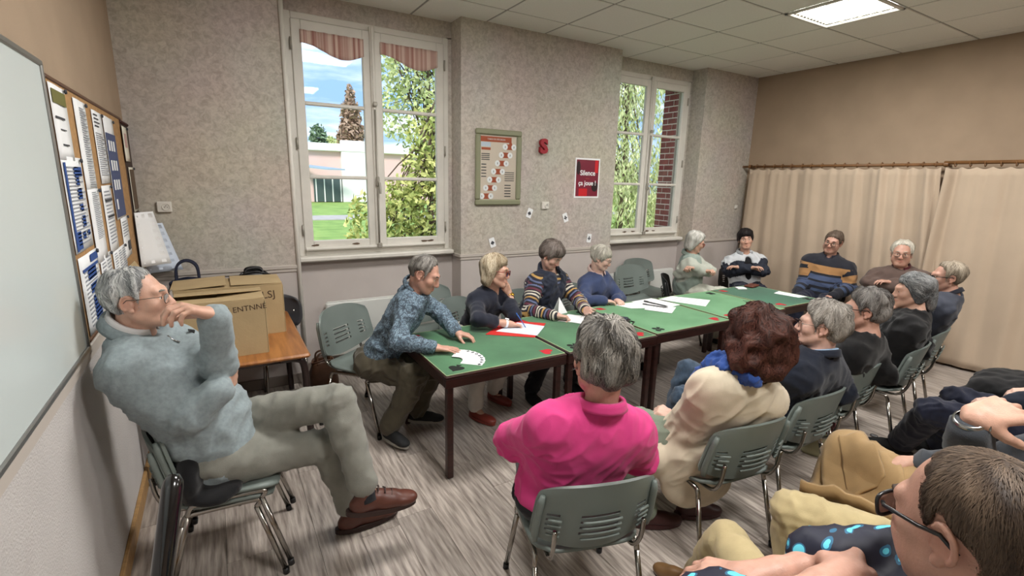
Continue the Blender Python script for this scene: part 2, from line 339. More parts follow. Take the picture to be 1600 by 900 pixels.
def window(name, xa, xb, xc, valance, nearer):
    t = D.objects.new(name, None); COL.objects.link(t); t['kind'] = 'structure'; t.location = ((xa+xb)/2, yr, WZ0)
    ox, oy, oz = t.location
    def P(c): return (c[0]-ox, c[1]-oy, c[2]-oz)
    b = MB()
    for xx_ in (xa+.03, xb-.03): b.box(P((xx_,yr+.02,(WZ0+WZ1)/2)),(.06,.10,WZ1-WZ0),.006)
    b.box(P(((xa+xb)/2,yr+.021,WZ1-.03)),(xb-xa-.119,.096,.06),.006); b.box(P(((xa+xb)/2,yr+.021,WZ0+.03)),(xb-xa-.119,.096,.06),.006)
    b.build('window_frame', M_white, t)
    b = MB(); b.box(P(((xa+xb)/2,yr-.05,WZ0-.025)),(xb-xa+.04,.17,.05),.012); b.build('window_sill', M_white, t)
    b = MB(); b.box(P((xc,yr-.055,(WZ0+WZ1)/2+.03)),(.05,.03,WZ1-WZ0-.1),.008); b.box(P((xc,yr-.075,(WZ0+WZ1)/2+.03)),(.022,.014,WZ1-WZ0-.1),.005); b.build('astragal', M_white, t)
    # espagnolette: rod, handle, keeper
    b = MB(); b.tube([P((xc,yr-.092,WZ0+.10)),P((xc,yr-.092,WZ0+.62)),P((xc,yr-.092,WZ0+1.4))],.008,8); b.build('bolt_rod', M_hinge, t, smooth=True)
    b = MB(); b.box(P((xc,yr-.10,WZ0+.72)),(.035,.03,.10),.01); b.tube([P((xc,yr-.11,WZ0+.72)),P((xc+.01,yr-.13,WZ0+.70)),P((xc+.015,yr-.13,WZ0+.60))],.011,8); b.build('window_handle', M_hinge, t, auto=50)
    b = MB(); b.box(P((xc,yr-.10,WZ0+.08)),(.05,.03,.05),.008); b.box(P((xc,yr-.10,WZ0+1.45)),(.04,.025,.04),.006); b.build('bolt_keeper', M_hinge, t)
    for sgn, sa, sb in ((-1, xa+.055, xc-.005),(1, xc+.005, xb-.055)):
        z0_, z1_ = WZ0+.055, WZ1-.06; st = .085
        b = MB()
        for xx_ in (sa+st/2, sb-st/2): b.box(P((xx_,yr-.02,(z0_+z1_)/2)),(st,.05,z1_-z0_),.007)
        b.box(P(((sa+sb)/2,yr-.02,z1_-.045)),(sb-sa-2*st+.01,.05,.09),.007); b.box(P(((sa+sb)/2,yr-.02,z0_+.045)),(sb-sa-2*st+.01,.05,.09),.007)
        b.box(P(((sa+sb)/2,yr-.06,z0_+.012)),(sb-sa,.045,.03),.01)
        sash = b.build('casement', M_white, t)
        for zb in (2.60, 1.94):
            b = MB(); b.box(P(((sa+sb)/2,yr-.022,zb)),(sb-sa-2*st+.01,.04,.034),.008); b.build('glazing_bar', M_white, sash)
        for za, zb in ((z0_+.09,1.94-.016),(1.94+.016,2.60-.016),(2.60+.016,z1_-.09)):
            b = MB(); b.box(P(((sa+sb)/2,yr-.012,(za+zb)/2)),(sb-sa-2*st,.004,zb-za)); b.build('pane', M_glass, sash)
        hx_ = sa-.006 if sgn < 0 else sb+.006
        for zh in (WZ0+.25, WZ0+1.05, WZ0+1.9): b = MB(); b.tube([P((hx_,yr-.05,zh-.05)),P((hx_,yr-.05,zh+.05))],.009,8); b.build('hinge', M_hinge, sash, smooth=True)
        # flaked paint near the bottom rail
        for q in range(2):
            xq = RNG.uniform(sa+.1, sb-.1); b = MB(); pts = [(xq+math.cos(a)*RNG.uniform(.025,.05)-ox, yr-.0472-oy, z0_+.045+math.sin(a)*RNG.uniform(.006,.014)-oz) for a in np.linspace(0,2*PI,10)[:-1]]
            b.poly(pts,.0016,(0,1,0)); b.build('flaked_patch', M_wood_bare, sash)
        if valance:
            n = 26; ua = np.linspace(sa+st-.012, sb-st+.012, n); F = np.zeros((n,6,3))
            for a, u in enumerate(ua):
                s_ = a/(n-1); bot = z1_-.09-.155-.05*math.sin((s_-.35)*2*PI*.8)-.03*(s_ > .6)*(s_-.6)*0
                for c in range(6): F[a,c] = (u, yr-.052-.006*math.sin(s_*38), z1_-.085+(bot-(z1_-.085))*c/5)
            v = MB().grid(F, thick=.002).build('valance', M_valance, smooth=True)
            tag(v, 'short reddish striped valance across the top of the %s casement of the near window' % ('left' if sgn < 0 else 'right'), 'curtain', 'striped window valances')
    return t
window('window_1', .64, 2.20, 1.404, True, True)
window('window_2', 4.42, 5.91, 5.145, False, False)
# brick jamb outside the second window
M_brick = mat('red_brick', srgb(122,40,44), .75, var=.2, vscale=9, obj_rand=.22, bump=.3, bscale=40); M_mortar = mat('mortar', srgb(226,212,206), .9)
b = MB(); b.box((5.836,5.265,(1.15+3.40)/2),(.10,.27,2.25)); jamb = b.build('wall_outside', M_mortar, kind='structure')
zc = 1.17; r_ = 0; bmesh_ = {}
while zc < 3.38:
    cuts = [(5.135,5.30),(5.309,5.398)] if r_ % 2 == 0 else [(5.135,5.215),(5.224,5.398)]
    for (a_, c_) in cuts:
        k = round(c_-a_,3)
        if k not in bmesh_: bb = MB(); bb.box((0,0,0),(.04,c_-a_,.068),.004); o = bb.build('brick', M_brick, jamb); bmesh_[k] = o.data
        else: o = link('brick', bmesh_[k], jamb)
        o.location = (5.80+RNG.uniform(-.002,.002),(a_+c_)/2,zc+.034)
    zc += .082; r_ += 1
# ------------------------------------------------------------ outside
GZ = -.5
M_grass = mat('lawn', srgb(118,150,70), .9, col2=srgb(150,178,92), vscale=1.2, bump=.4, bscale=30)
b = MB(); b.box((10,60,GZ-.05),(160,109,.1)); b.build('ground', M_grass, kind='structure')
b = MB(); b.box((6,31,GZ+.02),(60,3.2,.05)); b.build('path', mat('path_gravel', srgb(176,170,166), .9, var=.1, vscale=3), kind='structure')
b = MB(); F = np.zeros((40,2,3))
for i in range(40):
    xh = -40+i*4; F[i,0] = (xh,115,GZ); F[i,1] = (xh,119,7.5+1.2*math.sin(i*.7)+.8*math.sin(i*1.9))
b.grid(F, thick=3); b.build('hill', mat('wooded_hill', srgb(122,128,92), .95, col2=srgb(160,152,116), vscale=.25, detail=8), kind='structure')
M_pink = mat('pink_render', srgb(226,190,188), .85, var=.03, vscale=.6); M_fascia = mat('white_fascia', srgb(236,232,230), .6); M_win = mat('dark_window', srgb(70,84,84), .15)
t = thing('pavilion', 'low pink building with white flat roof edge across the lawn, seen through the near window', 'building', (11,50,GZ))
b = MB(); b.box((0,3,2.4),(18,6,4.8),.05); b.build('wall', M_pink, t)
b = MB(); b.box((1.2,-.2,2.9),(3.2,.5,5.8),.05); b.build('entrance_block', M_fascia, t)
b = MB(); b.box((0,2.9,5.1),(18.6,6.8,.7),.05); b.build('flat_roof', M_fascia, t)
b = MB(); b.box((-1.7,-.05,1.2),(2.6,.25,2.3),.03); g_ = b.build('window', M_win, t)
b = MB()
for k in range(4): b.box((-2.8+k*.75,-.2,1.2),(.1,.08,2.3))
b.build('window_bars', M_fascia, g_)
b = MB(); b.poly([(-6,-.1,3.4),(-2.2,-2.6,3.0),(-2.2,-2.6,3.12),(-6,-.1,3.55)],1.6,(1,0,0)); b.build('awning', mat('awning_blue', srgb(150,170,190), .7), t)
M_bark = mat('bark', srgb(92,76,62), .9, var=.2, vscale=12, bump=.5, bscale=30)
def leafmat(name, c1, c2): return mat(name, c1, .6, col2=c2, vscale=3.5, detail=6)
def leaf_cloud(blobs, n, size, m, parent, droop=0, name='foliage', seed=1):
    R = np.random.RandomState(seed); wts = np.array([b_[3]*b_[4]*b_[5] for b_ in blobs])**.7; wts /= wts.sum(); idx = R.choice(len(blobs), n, p=wts)
    Bq = np.array([b_[:6] for b_ in blobs])[idx]; d = R.normal(size=(n,3)); d /= np.linalg.norm(d,axis=1)[:,None]; rr = R.uniform(.25,1,(n,1))**.5
    C = Bq[:,:3]+d*Bq[:,3:]*rr; a = R.normal(size=(n,3)); a /= np.linalg.norm(a,axis=1)[:,None]
    if droop: a = a*(1-droop)+np.array([0,0,-1.])*droop; a /= np.linalg.norm(a,axis=1)[:,None]
    q = np.cross(a, R.normal(size=(n,3))); q /= np.linalg.norm(q,axis=1)[:,None]; s_ = size*R.uniform(.6,1.3,(n,1)); w_ = .45 if not droop else .25
    V = np.stack([C-a*s_, C+q*s_*w_, C+a*s_, C-q*s_*w_],1).reshape(-1,3)
    me = D.meshes.new(name); me.vertices.add(4*n); me.vertices.foreach_set('co', V.ravel()); me.loops.add(4*n); me.polygons.add(n)
    me.loops.foreach_set('vertex_index', np.arange(4*n)); me.polygons.foreach_set('loop_start', np.arange(0,4*n,4)); me.materials.append(m); me.update(calc_edges=True)
    return link(name, me, parent, None, 'stuff')
def tree(name, label, loc, trunk, blobs, n, size, m, droop=0, seed=1, branches=0, rb=.02, group=None):
    t = thing(name, label, 'tree' if 'tree' in name or 'conifer' in name else 'bush', loc, 0, group); b = MB(); h, r0 = trunk
    b.tube([(0,0,-.1),(.03*h*.2,0,h*.4),(0,.02,h)],[r0,r0*.7,r0*.35],8); R = np.random.RandomState(seed)
    b.build('trunk', M_bark, t, smooth=True)
    if branches:
        b = MB()
        for k in range(branches):
            z = h*R.uniform(.25,.95); bl = blobs[R.randint(len(blobs))]; e = np.array(bl[:3])+R.uniform(-.6,.6,3)*np.array(bl[3:6]); b.tube([(0,0,z),(np.array([0,0,z])*.5+e*.5)+(0,0,.1),e],[rb,rb*.7,rb*.3],5)
        b.build('branches', M_bark, t, smooth=True, kind='stuff')
    leaf_cloud(blobs, n, size, m, t, droop, seed=seed); return t
L1 = leafmat('leaf_yellow_green', srgb(136,156,76), srgb(222,218,140)); L2 = leafmat('leaf_dark', srgb(70,96,58), srgb(120,140,84)); L3 = leafmat('leaf_rust', srgb(150,126,104), srgb(190,160,140)); L4 = leafmat('leaf_pale', srgb(164,180,110), srgb(226,228,176))
# big shrub close outside the near window, right casement and the lower middle of the left one
tree('garden_bush','tall yellow green leafy bush filling the right casement of the near window',(3.55,8.6,GZ),(4.2,.07),
     [(-.1,0,1.6,1.0,.8,1.5),(.2,0,2.9,.85,.7,1.0),(-.75,-.1,1.7,.5,.5,.8),(.5,0,1.2,.7,.6,1.0),(.1,.2,.6,1.1,.8,.6),(-1.25,.2,1.5,.42,.5,.8),(-1.3,0,.5,.5,.5,.6)],8500,.07,L1,seed=3,branches=60,rb=.018)
tree('tall_tree','sparse tall tree with open branching crown behind the yellow green bush',(4.5,11.5,GZ),(6.0,.10),
     [(.2,0,4.8,1.6,1.2,1.3),(-.6,0,5.6,1.1,1,1.2),(1.0,0,5.8,1.2,1,1.3),(-.3,0,3.9,1.3,1,.8)],5200,.075,L4,seed=5,branches=60,rb=.02)
tree('bare_conifer','pointed rusty conifer beyond the pink building, seen in the left casement',(16.9,72,GZ),(14,.35),
     [(0,0,4,2.5,2.4,3),(0,0,7.5,2.0,1.9,3),(0,0,10.5,1.3,1.3,2.5),(0,0,13,.6,.6,1.6)],3600,.40,L3,seed=6,branches=80,rb=.06)
tree('dark_conifer','small dark evergreen above the flat roof at the left of the near window',(11.5,66,GZ),(7,.3),[(0,0,4.6,1.7,1.6,2.2),(0,0,7,1.0,1.0,1.7)],1500,.36,leafmat('leaf_bluegreen', srgb(86,112,90), srgb(134,156,120)),seed=7)
tree('roadside_tree','light green rounded tree beside the rusty conifer behind the pink building',(18.6,96,GZ),(7,.3),[(0,0,7.0,2.6,2.4,2.4),(-4.5,0,6,2.2,2,2.0)],2200,.5,L4,seed=8)
tree('birch_tree','pale weeping tree filling the left casement of the second window',(10.3,11.0,GZ),(6.8,.12),
     [(-.9,0,3.0,1.5,1.2,1.9),(.6,0,3.6,1.4,1.2,2.0),(-.2,0,5.6,1.8,1.3,1.5),(-1.6,0,5.2,1.0,1,1.6),(0,0,1.4,2.2,1,1.2),(1.4,0,2.0,1.2,1,1.6)],15000,.085,L4,droop=.6,seed=9,branches=50,rb=.02)
tree('hedge_bush','rounded green bush at the foot of the pale weeping tree',(12.5,12.2,GZ),(1.2,.05),[(0,0,.9,1.1,1,.9),(.9,0,1.2,1,1,1.0),(-1,0,.6,.8,.8,.6)],2600,.07,L1,seed=10)
# ------------------------------------------------------------ card tables
def felt(name, c1, c2):
    return mat(name, c1, .95, col2=c2, vscale=2.6, detail=9, bump=.12, bscale=500, sheen=.3, spec=.2)
M_felt = felt('green_felt', srgb(44,90,58), srgb(70,120,82)); M_felt2 = felt('bright_green_felt', srgb(74,130,86), srgb(100,154,110)); M_felt3 = felt('dark_green_felt', srgb(22,78,58), srgb(36,100,74))
M_trim = mat('felt_edge_cord', srgb(150,170,130), .8); M_emr = mat('red_emblem', srgb(176,26,40), .9); M_emb = mat('black_emblem', srgb(16,22,18), .9)
M_brass = mat('dull_steel', srgb(150,146,138), .35, .9)
def suit(kind):
    if kind == 'diamond': return [[(0,-.06),(.045,0),(0,.06),(-.045,0)]]
    a = np.linspace(0,2*PI,40)[:-1]
    if kind in ('heart','spade'):
        h = [(.0034*16*math.sin(u)**3, .0034*(13*math.cos(u)-5*math.cos(2*u)-2*math.cos(3*u)-math.cos(4*u))) for u in a]
        return [h[::-1]] if kind == 'heart' else [[(x,-y) for x, y in h], [(-.02,-.065),(.02,-.065),(.004,-.02),(-.004,-.02)]]
    cs = [(-.03,-.012),(.03,-.012),(0,.032)]
    return [[(cx+.024*math.cos(u), cy+.024*math.sin(u)) for u in a] for cx, cy in cs]+[[(-.018,-.065),(.018,-.065),(.004,.0),(-.004,.0)]]
def card_table(cx, cy, wx, wy, mf, suits, label, legs):
    t = thing('card_table', label, 'table', (cx,cy,0), 0, 'green felt card tables pushed together')
    zt = .74
    b = MB(); b.box((0,0,zt-.012),(wx,wy,.022),.006); b.build('tabletop', M_darkwood, t)
    b = MB(); b.box((0,0,zt+.001),(wx-.03,wy-.03,.005),.002); b.build('felt', mf, t)
    b = MB(); hx, hy = wx/2-.013, wy/2-.013; b.tube([(-hx,-hy,zt+.002),(hx,-hy,zt+.002),(hx,hy,zt+.002),(-hx,hy,zt+.002)],.004,6,closed=True); b.build('felt_cord', M_trim, t, smooth=True)
    for k, (c, s_) in enumerate((((0,-wy/2+.014,zt-.052),(wx-.006,.022,.062)),((0,wy/2-.014,zt-.052),(wx-.006,.022,.062)),((-wx/2+.014,0,zt-.052),(.022,wy-.06,.062)),((wx/2-.014,0,zt-.052),(.022,wy-.06,.062)))):
        b = MB(); b.box(c, s_, .003); b.build('apron', M_darkwood, t)
    for sx, sy in ((-1,-1),(1,-1),(1,1),(-1,1)):
        b = MB(); lx, ly = sx*(wx/2-.045), sy*(wy/2-.05); b.box((lx,ly,(zt-.025)/2),(.045,.045,zt-.03),.006); b.build('leg', M_darkwood, t)
        b = MB(); b.box((lx-sx*.03,ly,zt-.07),(.02,.03,.05),.004); b.build('hinge_bracket', M_brass, t)
    for (sx, sy), k in zip(((-1,-1),(1,-1),(1,1),(-1,1)), suits):
        red = k in ('heart','diamond'); b = MB(); px_, py_ = sx*(wx/2-.115), sy*(wy/2-.10); an = math.atan2(-sx, sy)
        for pl_ in suit(k):
            R2 = rotz(math.atan2(sy,sx)+PI/2+PI); P = np.array([(x,y,0) for x, y in pl_]) @ R2.T; b.poly(P+np.array([px_,py_,zt+.0036]),.0006)
        b.build(k+'_emblem', M_emr if red else M_emb, t)
    return t
TB = [(1.13,2.075,2.655,3.60,M_felt,('spade','heart','diamond','diamond'),'leftmost green felt card table, with fanned cards and a black spade corner'),
      (2.095,3.00,2.655,3.60,M_felt,('club','heart','spade','diamond'),'second green felt card table from the left, carrying the black case'),
      (3.015,3.975,2.675,3.62,M_felt2,('club','heart','spade','diamond'),'middle green felt card table covered with scattered white sheets'),
      (3.99,4.875,2.69,3.61,M_felt2,('heart','club','spade','diamond'),'fourth green felt card table, bare bright felt beside the dark one'),
      (4.89,5.66,2.73,3.62,M_felt3,('heart','club','spade','diamond'),'darkest green felt card table at the far right end of the row')]
for (a,b_,c,d_,m_,s_,l_) in TB: card_table((a+b_)/2,(c+d_)/2,b_-a,d_-c,m_,s_,l_,None)
# ------------------------------------------------------------ chairs
def chair(label, cx, cy, deg, group='grey plastic stacking chairs', seat=None, frame=None, zoff=0, S=1.0, lean=.27):
    """deg: facing azimuth; origin on the floor under the seat's middle, facing local +y"""
    seat = seat or M_greyplastic; frame = frame or M_chrome
    t = thing('chair', label, 'chair', (cx,cy,zoff), math.radians(deg-90), group)
    if CH.get((seat.name,frame.name,S)):
        for ch in CH[(seat.name,frame.name,S)].children: dup_tree(ch, t)
        return t
    CH[(seat.name,frame.name,S)] = t
    w_, d_ = .245*S, .215*S; zs = .445*S
    n, m_ = 13, 12; F = np.zeros((n,m_,3))
    for i in range(n):
        for j in range(m_):
            u = -1+2*i/(n-1); v = -1+2*j/(m_-1); rx = w_*(1-.10*max(0,-v)**3); x = u*rx*(1-.12*abs(v)**8*abs(u)**6); y = v*d_*(1-.10*abs(u)**8)
            F[i,j] = (x,y,zs+.012*S*abs(u)**3-.035*S*max(0,v-.6)**2/.16*.6+.02*S*max(0,-v-.7)/.3-.012*S*(1-u*u)*(1-v*v))
    b = MB(); b.grid(F, thick=.016); b.build('seat', seat, t, smooth=True)
    # backrest: curved shell, rounded outline, slots cut through
    n, m_ = 33, 23; F = np.zeros((n,m_,3)); mask = np.ones((n-1,m_-1), bool)
    for i in range(n):
        for j in range(m_):
            u = -1+2*i/(n-1); v = j/(m_-1); hw = .275*S*(1-.06*v)
            top = .325*S*(1-.08*abs(u)**5)-.02*S*u*u; bot = -.015*S+.06*S*(u*u)
            z = zs+.045*S+bot+(top-bot)*v; yb = -d_-.015*S-lean*(z-zs)*.9+.075*S*abs(u)**2.4
            edge = 1-.05*abs(2*v-1)**6
            F[i,j] = (u*hw*edge, yb, z)
    for j in (5,7,9,11):
        mask[11:21,j] = False
        mask[3:6,j] = False; mask[26:29,j] = False
    b = MB(); b.grid(F[::-1], mask=mask[::-1], thick=-.014); b.build('backrest', seat, t, auto=55)
    for j in (5,7,9,11):
        for a0, a1 in ((11,21),(3,6),(26,29)):
            P = [F[i,j]+(0,-.022,-.004) for i in range(a0,a1+1)]; b = MB(); b.tube(P,.006,6); b.build('slot_rib', seat, t, smooth=True)
    for s_ in (-1,1):
        P = [F[16+s_*15,1]+(0,-.012,-.02)]+[F[16+s_*15,j]+(0,-.012,0) for j in range(2,m_-1,3)]; b = MB(); b.tube(P,[.012]+[.016]*(len(P)-2)+[.01],8); b.build('side_rib', seat, t, smooth=True)
        fx = s_*.235*S; r = .0125*S
        top = smoothpath([(fx,d_*.62,zs-.055*S),(fx*.99,d_*.70,zs-.028*S),(fx*.985,d_*.5,zs-.02*S),(fx*.985,-d_*.55,zs-.03*S),(fx*.99,-d_*.74,zs-.045*S),(fx,-d_*.80,zs-.08*S)],4)
        b = MB(); b.tube(top, r, 10); b.build('seat_rail', frame, t, smooth=True)
        b = MB(); b.tube([(fx,d_*.62,zs-.055*S),(fx*1.10,d_*1.12,.012)], r, 10); lg = b.build('leg', frame, t, smooth=True)
        b = MB(); b.tube([(fx*1.10,d_*1.115,.0),(fx*1.095,d_*1.10,.03)], r*1.25, 10); b.build('foot_cap', M_black, lg, smooth=True)
        b = MB(); b.tube([(fx,-d_*.80,zs-.08*S),(fx*1.08,-d_*1.22,.012)], r, 10); lg = b.build('leg', frame, t, smooth=True)
        b = MB(); b.tube([(fx*1.08,-d_*1.22,.0),(fx*1.075,-d_*1.20,.03)], r*1.25, 10); b.build('foot_cap', M_black, lg, smooth=True)
        b = MB(); b.tube(smoothpath([(fx*.8,-d_*.3,zs-.02*S),(fx*.8,-d_*.95,zs-.015*S),(fx*.82,-d_-.045*S,zs+.06*S),(fx*.82,-d_-.06*S,zs+.16*S)],5), .010*S, 8); b.build('back_support', frame, t, smooth=True)
    b = MB(); b.tube([(-.235*S,d_*.3,zs-.028*S),(.235*S,d_*.3,zs-.028*S)], .009*S, 8); b.tube([(-.235*S,-d_*.4,zs-.032*S),(.235*S,-d_*.4,zs-.032*S)], .009*S, 8); b.build('cross_bar', frame, t, smooth=True)
    return t
CH = {}
M_blackplastic = mat('black_seat_shell', srgb(26,26,28), .5); M_darkgrey = mat('dark_grey_seat_shell', srgb(62,62,66), .5)
CHAIRS = [  # facing azimuth, seat centre
 ('upper grey chair of the stacked pair, under the man in the grey sweatshirt', -.04,2.64,-8,.045,None),
 ('lower grey chair of the stacked pair at the left wall, mostly hidden', -.065,2.645,-8,0,None),
 ('grey chair under the man in the patterned shirt, at the left end of the tables', .97,3.80,-52,0,None),
 ('grey chair standing empty between the man in the patterned shirt and the woman in navy', 1.74,4.26,-82,0,None),
 ('grey chair under the woman in the navy blouse with red glasses', 2.02,4.04,-62,0,None),
 ('grey chair under the person in the navy padded vest', 2.72,4.06,-76,0,None),
 ('grey chair under the white-haired person in the blue jumper', 3.44,4.10,-72,0,None),
 ('empty grey chair behind the table with the white sheets', 4.55,4.30,-86,0,None),
 ('grey chair half hidden just right of the empty chair by the second window', 5.02,4.66,-88,0,None),
 ('black chair under the woman with white bobbed hair', 5.06,4.10,-50,0,'k'),
 ('black chair under the woman with short black hair', 6.3,4.14,-125,0,'k'),
 ('black chair under the man in the striped rugby jumper', 6.56,3.24,197,0,'k'),
 ('grey chair under the white-haired man in the brown jumper', 6.56,2.42,200,0,None),
 ('grey chair under the man with swept fair hair, farthest of the front row', 5.14,1.80,103,0,None),
 ('grey chair under the woman with the grey ponytail', 4.46,1.70,101,0,None),
 ('grey chair under the grey-haired person in a black top', 3.62,1.68,97,0,None),
 ('grey chair under the man in the navy jacket and jeans', 2.93,1.58,90,0,None),
 ('grey chair under the woman in the cream coat', 2.26,1.55,82,0,None),
 ('grey chair under the man in the pink polo shirt, front row', 1.29,1.54,73,0,None),
 ('grey chair under the man with black-rimmed glasses in the right foreground', 1.42,.36,95,0,None),
 ('grey chair under the person in the dark grey jumper, right foreground', 2.35,.30,92,0,None),
 ('grey chair under the person in dark navy trousers, right edge', 4.3,.36,90,0,None),
 ('grey chair heaped with black coats near the right wall', 4.95,.95,100,0,None)]
for (l_,cx,cy,dg,zo,k) in CHAIRS: chair(l_,cx,cy,dg,zoff=zo,S=1.12 if ('empty' in l_ or 'patterned' in l_ or 'half hidden' in l_) else 1.0,seat=M_blackplastic if k else None,group='black plastic chairs' if k else 'grey plastic stacking chairs')
# ------------------------------------------------------------ desk with boxes
M_desk = mat('oak_laminate', srgb(138,86,44), .32, col2=srgb(176,118,64), vscale=4, stretch=(9,.8,6), detail=8); M_tubebr = mat('brown_tube', srgb(44,32,30), .35)
t = thing('school_desk', 'brown oak-look school desk with dark tubular legs behind the man in grey', 'table', (-.02,4.12,0))
b = MB(); b.box((0,0,.725),(.98,1.28,.03),.012); b.build('desktop', M_desk, t)
for sx in (-1,1):
    for sy in (-1,1):
        b = MB(); b.tube(smoothpath([(sx*.30,sy*.55,.69),(sx*.40,sy*.55,.685),(sx*.455,sy*.55,.62),(sx*.46,sy*.56,.3),(sx*.47,sy*.58,.0)],5),.024,10); b.build('leg', M_tubebr, t, smooth=True)
b = MB()
for sx in (-1,1): b.tube([(sx*.32,-.55,.69),(sx*.32,.55,.69)],.02,8)
for sy in (-1,1): b.tube([(-.4,sy*.55,.688),(.4,sy*.55,.688)],.02,8)
b.build('under_frame', M_tubebr, t, smooth=True)
b = MB(); b.box((0,.3,.55),(.8,.5,.02),.004); b.build('shelf', M_desk, t)
M_card = mat('cardboard', srgb(176,154,116), .85, var=.06, vscale=5, bump=.1, bscale=80); M_tape = mat('parcel_tape', srgb(206,190,150), .35); M_ink = mat('marker_ink', srgb(70,52,40), .9)
def carton(label, c, s_, rz, flaps, txt, tsize, tpos):
    t = thing('cardboard_box', label, 'box', (c[0],c[1],.74), rz, 'cardboard boxes on the school desk'); w_, d_, h_ = s_; th = .006
    b = MB(); b.box((0,-d_/2,h_/2),(w_,th,h_),.001); b.box((0,d_/2,h_/2),(w_,th,h_),.001); b.box((-w_/2,0,h_/2),(th,d_,h_),.001); b.box((w_/2,0,h_/2),(th,d_,h_),.001); b.box((0,0,.004),(w_,d_,.006)); b.build('carton', M_card, t)
    for (side, ang) in flaps:
        if side in 'fb':
            s1 = -1 if side == 'f' else 1; R = rotx(-s1*ang); b = MB(); P = np.array([[0,-s1*d_*.24,0]]) @ R.T; b.box(tuple(P[0]+np.array([0,s1*d_/2,h_+.004])),(w_-.004,d_*.48,th),.001,R); b.build('flap', M_card, t)
        else:
            s1 = -1 if side == 'l' else 1; R = roty(s1*ang); b = MB(); P = np.array([[-s1*w_*.24,0,0]]) @ R.T; b.box(tuple(P[0]+np.array([s1*w_/2,0,h_+.010])),(w_*.48,d_-.004,th),.001,R); b.build('flap', M_card, t)
    b = MB(); b.box((w_*.3,-d_/2-.004,h_/2),(.0001,.001,.001)); 
    b = MB(); b.box((w_/2+.0035,-d_/2+.02,h_/2),(.002,.05,h_-.01)); b.build('tape', M_tape, t)
    if txt: o = text('handwriting', txt, tsize, M_ink, t, (tpos[0],-d_/2-.0036,tpos[1]), (PI/2,0,0), ext=.0004); o.rotation_euler = (PI/2,-.06,0); o['kind'] = 'stuff'
    return t
carton('open cardboard box with handwriting on its front, nearest on the desk', (-.07,3.82), (.58,.36,.385), 0, (('f',-.05),('r',-.08),('b',.10),('l',2.1)), 'MON ENTNNÉ', .052, (.13,.325))
carton('cardboard box with closed lid flaps, behind the box with handwriting', (.02,4.28), (.72,.38,.385), 0, (('r',.03),('l',.05),('f',.04),('b',-.02)), 'LSJ', .08, (.26,.31))
M_navybag = mat('navy_fabric', srgb(24,30,52), .8, var=.15, vscale=20); M_brownbag = mat('brown_leather', srgb(78,50,32), .5, var=.25, vscale=9, bump=.4, bscale=25)
def softbag(name, label, loc, w_, d_, h_, m, handle, rz=0, seed=1, hh=.16):
    t = thing(name, label, 'bag', loc, rz); n, k = 24, 10; R = np.random.RandomState(seed); F = np.zeros((n+1,k,3))
    for i in range(n+1):
        a = 2*PI*(i % n)/n
        for j in range(k):
            v = j/(k-1); sq = (abs(math.cos(a))**4+abs(math.sin(a))**4)**-.25; rr = (1-.25*v**2)*(1+.05*math.sin(3*a+v*5+seed)) if v > 0 else .9
            F[i,j] = (w_/2*math.cos(a)*sq*rr*(1.0+.04*math.sin(9*v+a)), d_/2*math.sin(a)*sq*rr, h_*v*(1-.06*math.cos(2*a)*v))
    b = MB(); b.grid(F, thick=.006); b.add([tuple(F[i,0]) for i in range(n)],[tuple(range(n))[::-1]]); b.build('bag_body', m, t, smooth=True)
    b = MB()
    for s_ in (-1,1): b.tube(smoothpath([(-w_*.22,s_*d_*.36,h_*.9),(-w_*.2,s_*d_*.25,h_+hh*.7),(0,s_*d_*.2,h_+hh),(w_*.2,s_*d_*.25,h_+hh*.7),(w_*.22,s_*d_*.36,h_*.9)],5),.009,8)
    b.build('handle', handle, t, smooth=True)
    b = MB(); b.tube([(F[i,k-1][0]*1.01,F[i,k-1][1]*1.01,F[i,k-1][2]) for i in range(n)],.007,6,closed=True); b.build('rim', handle, t, smooth=True)
    return t
softbag('handbag','navy fabric handbag with tall loop handles on the desk behind the boxes',(-.25,4.62,.74),.34,.16,.36,M_navybag,M_navybag,seed=2,hh=.17)
softbag('rucksack','small black bag showing its straps above the boxes on the desk',(.22,4.64,.74),.30,.16,.385,M_black,M_black,seed=4,hh=.05)
softbag('handbag','brown slouchy leather handbag on the floor below the near window',(.72,4.58,0),.26,.18,.28,M_brownbag,M_brownbag,seed=5,hh=.08)
softbag('shoulder_bag','dark red and grey shoulder bag on the floor under the audience chairs',(3.78,1.70,0),.32,.22,.20,mat('khaki_cloth', srgb(150,146,116), .8, var=.1, vscale=9),mat('oxblood_leather', srgb(74,26,28), .4),rz=.4,seed=7,hh=.20)
# small dark school chair behind the desk's right end
t = thing('school_chair','dark grey rounded school chair tucked behind the right end of the desk','chair',(.40,4.62,0),math.radians(180))
F = np.zeros((17,9,3))
for i in range(17):
    for j in range(9):
        u = -1+i/8; v = j/8; F[i,j] = (u*.19*(1-.25*abs(2*v-1)**3), -.15+.06*u*u, .60+.30*v*(1-.12*u*u))
b = MB(); b.grid(F, thick=.012); b.build('backrest', M_darkgrey, t, smooth=True)
b = MB(); b.box((0,.05,.44),(.36,.34,.02),.01); b.build('seat', M_darkgrey, t)
for sx in (-1,1):
    for sy in (-1,1): b = MB(); b.tube([(sx*.15,.05+sy*.13,.43),(sx*.17,.05+sy*.16,0)],.011,8); b.build('leg', M_chrome, t, smooth=True)
    b = MB(); b.tube([(sx*.14,-.1,.43),(sx*.13,-.15,.55),(sx*.12,-.12,.75)],.010,8); b.build('back_support', M_chrome, t, smooth=True)
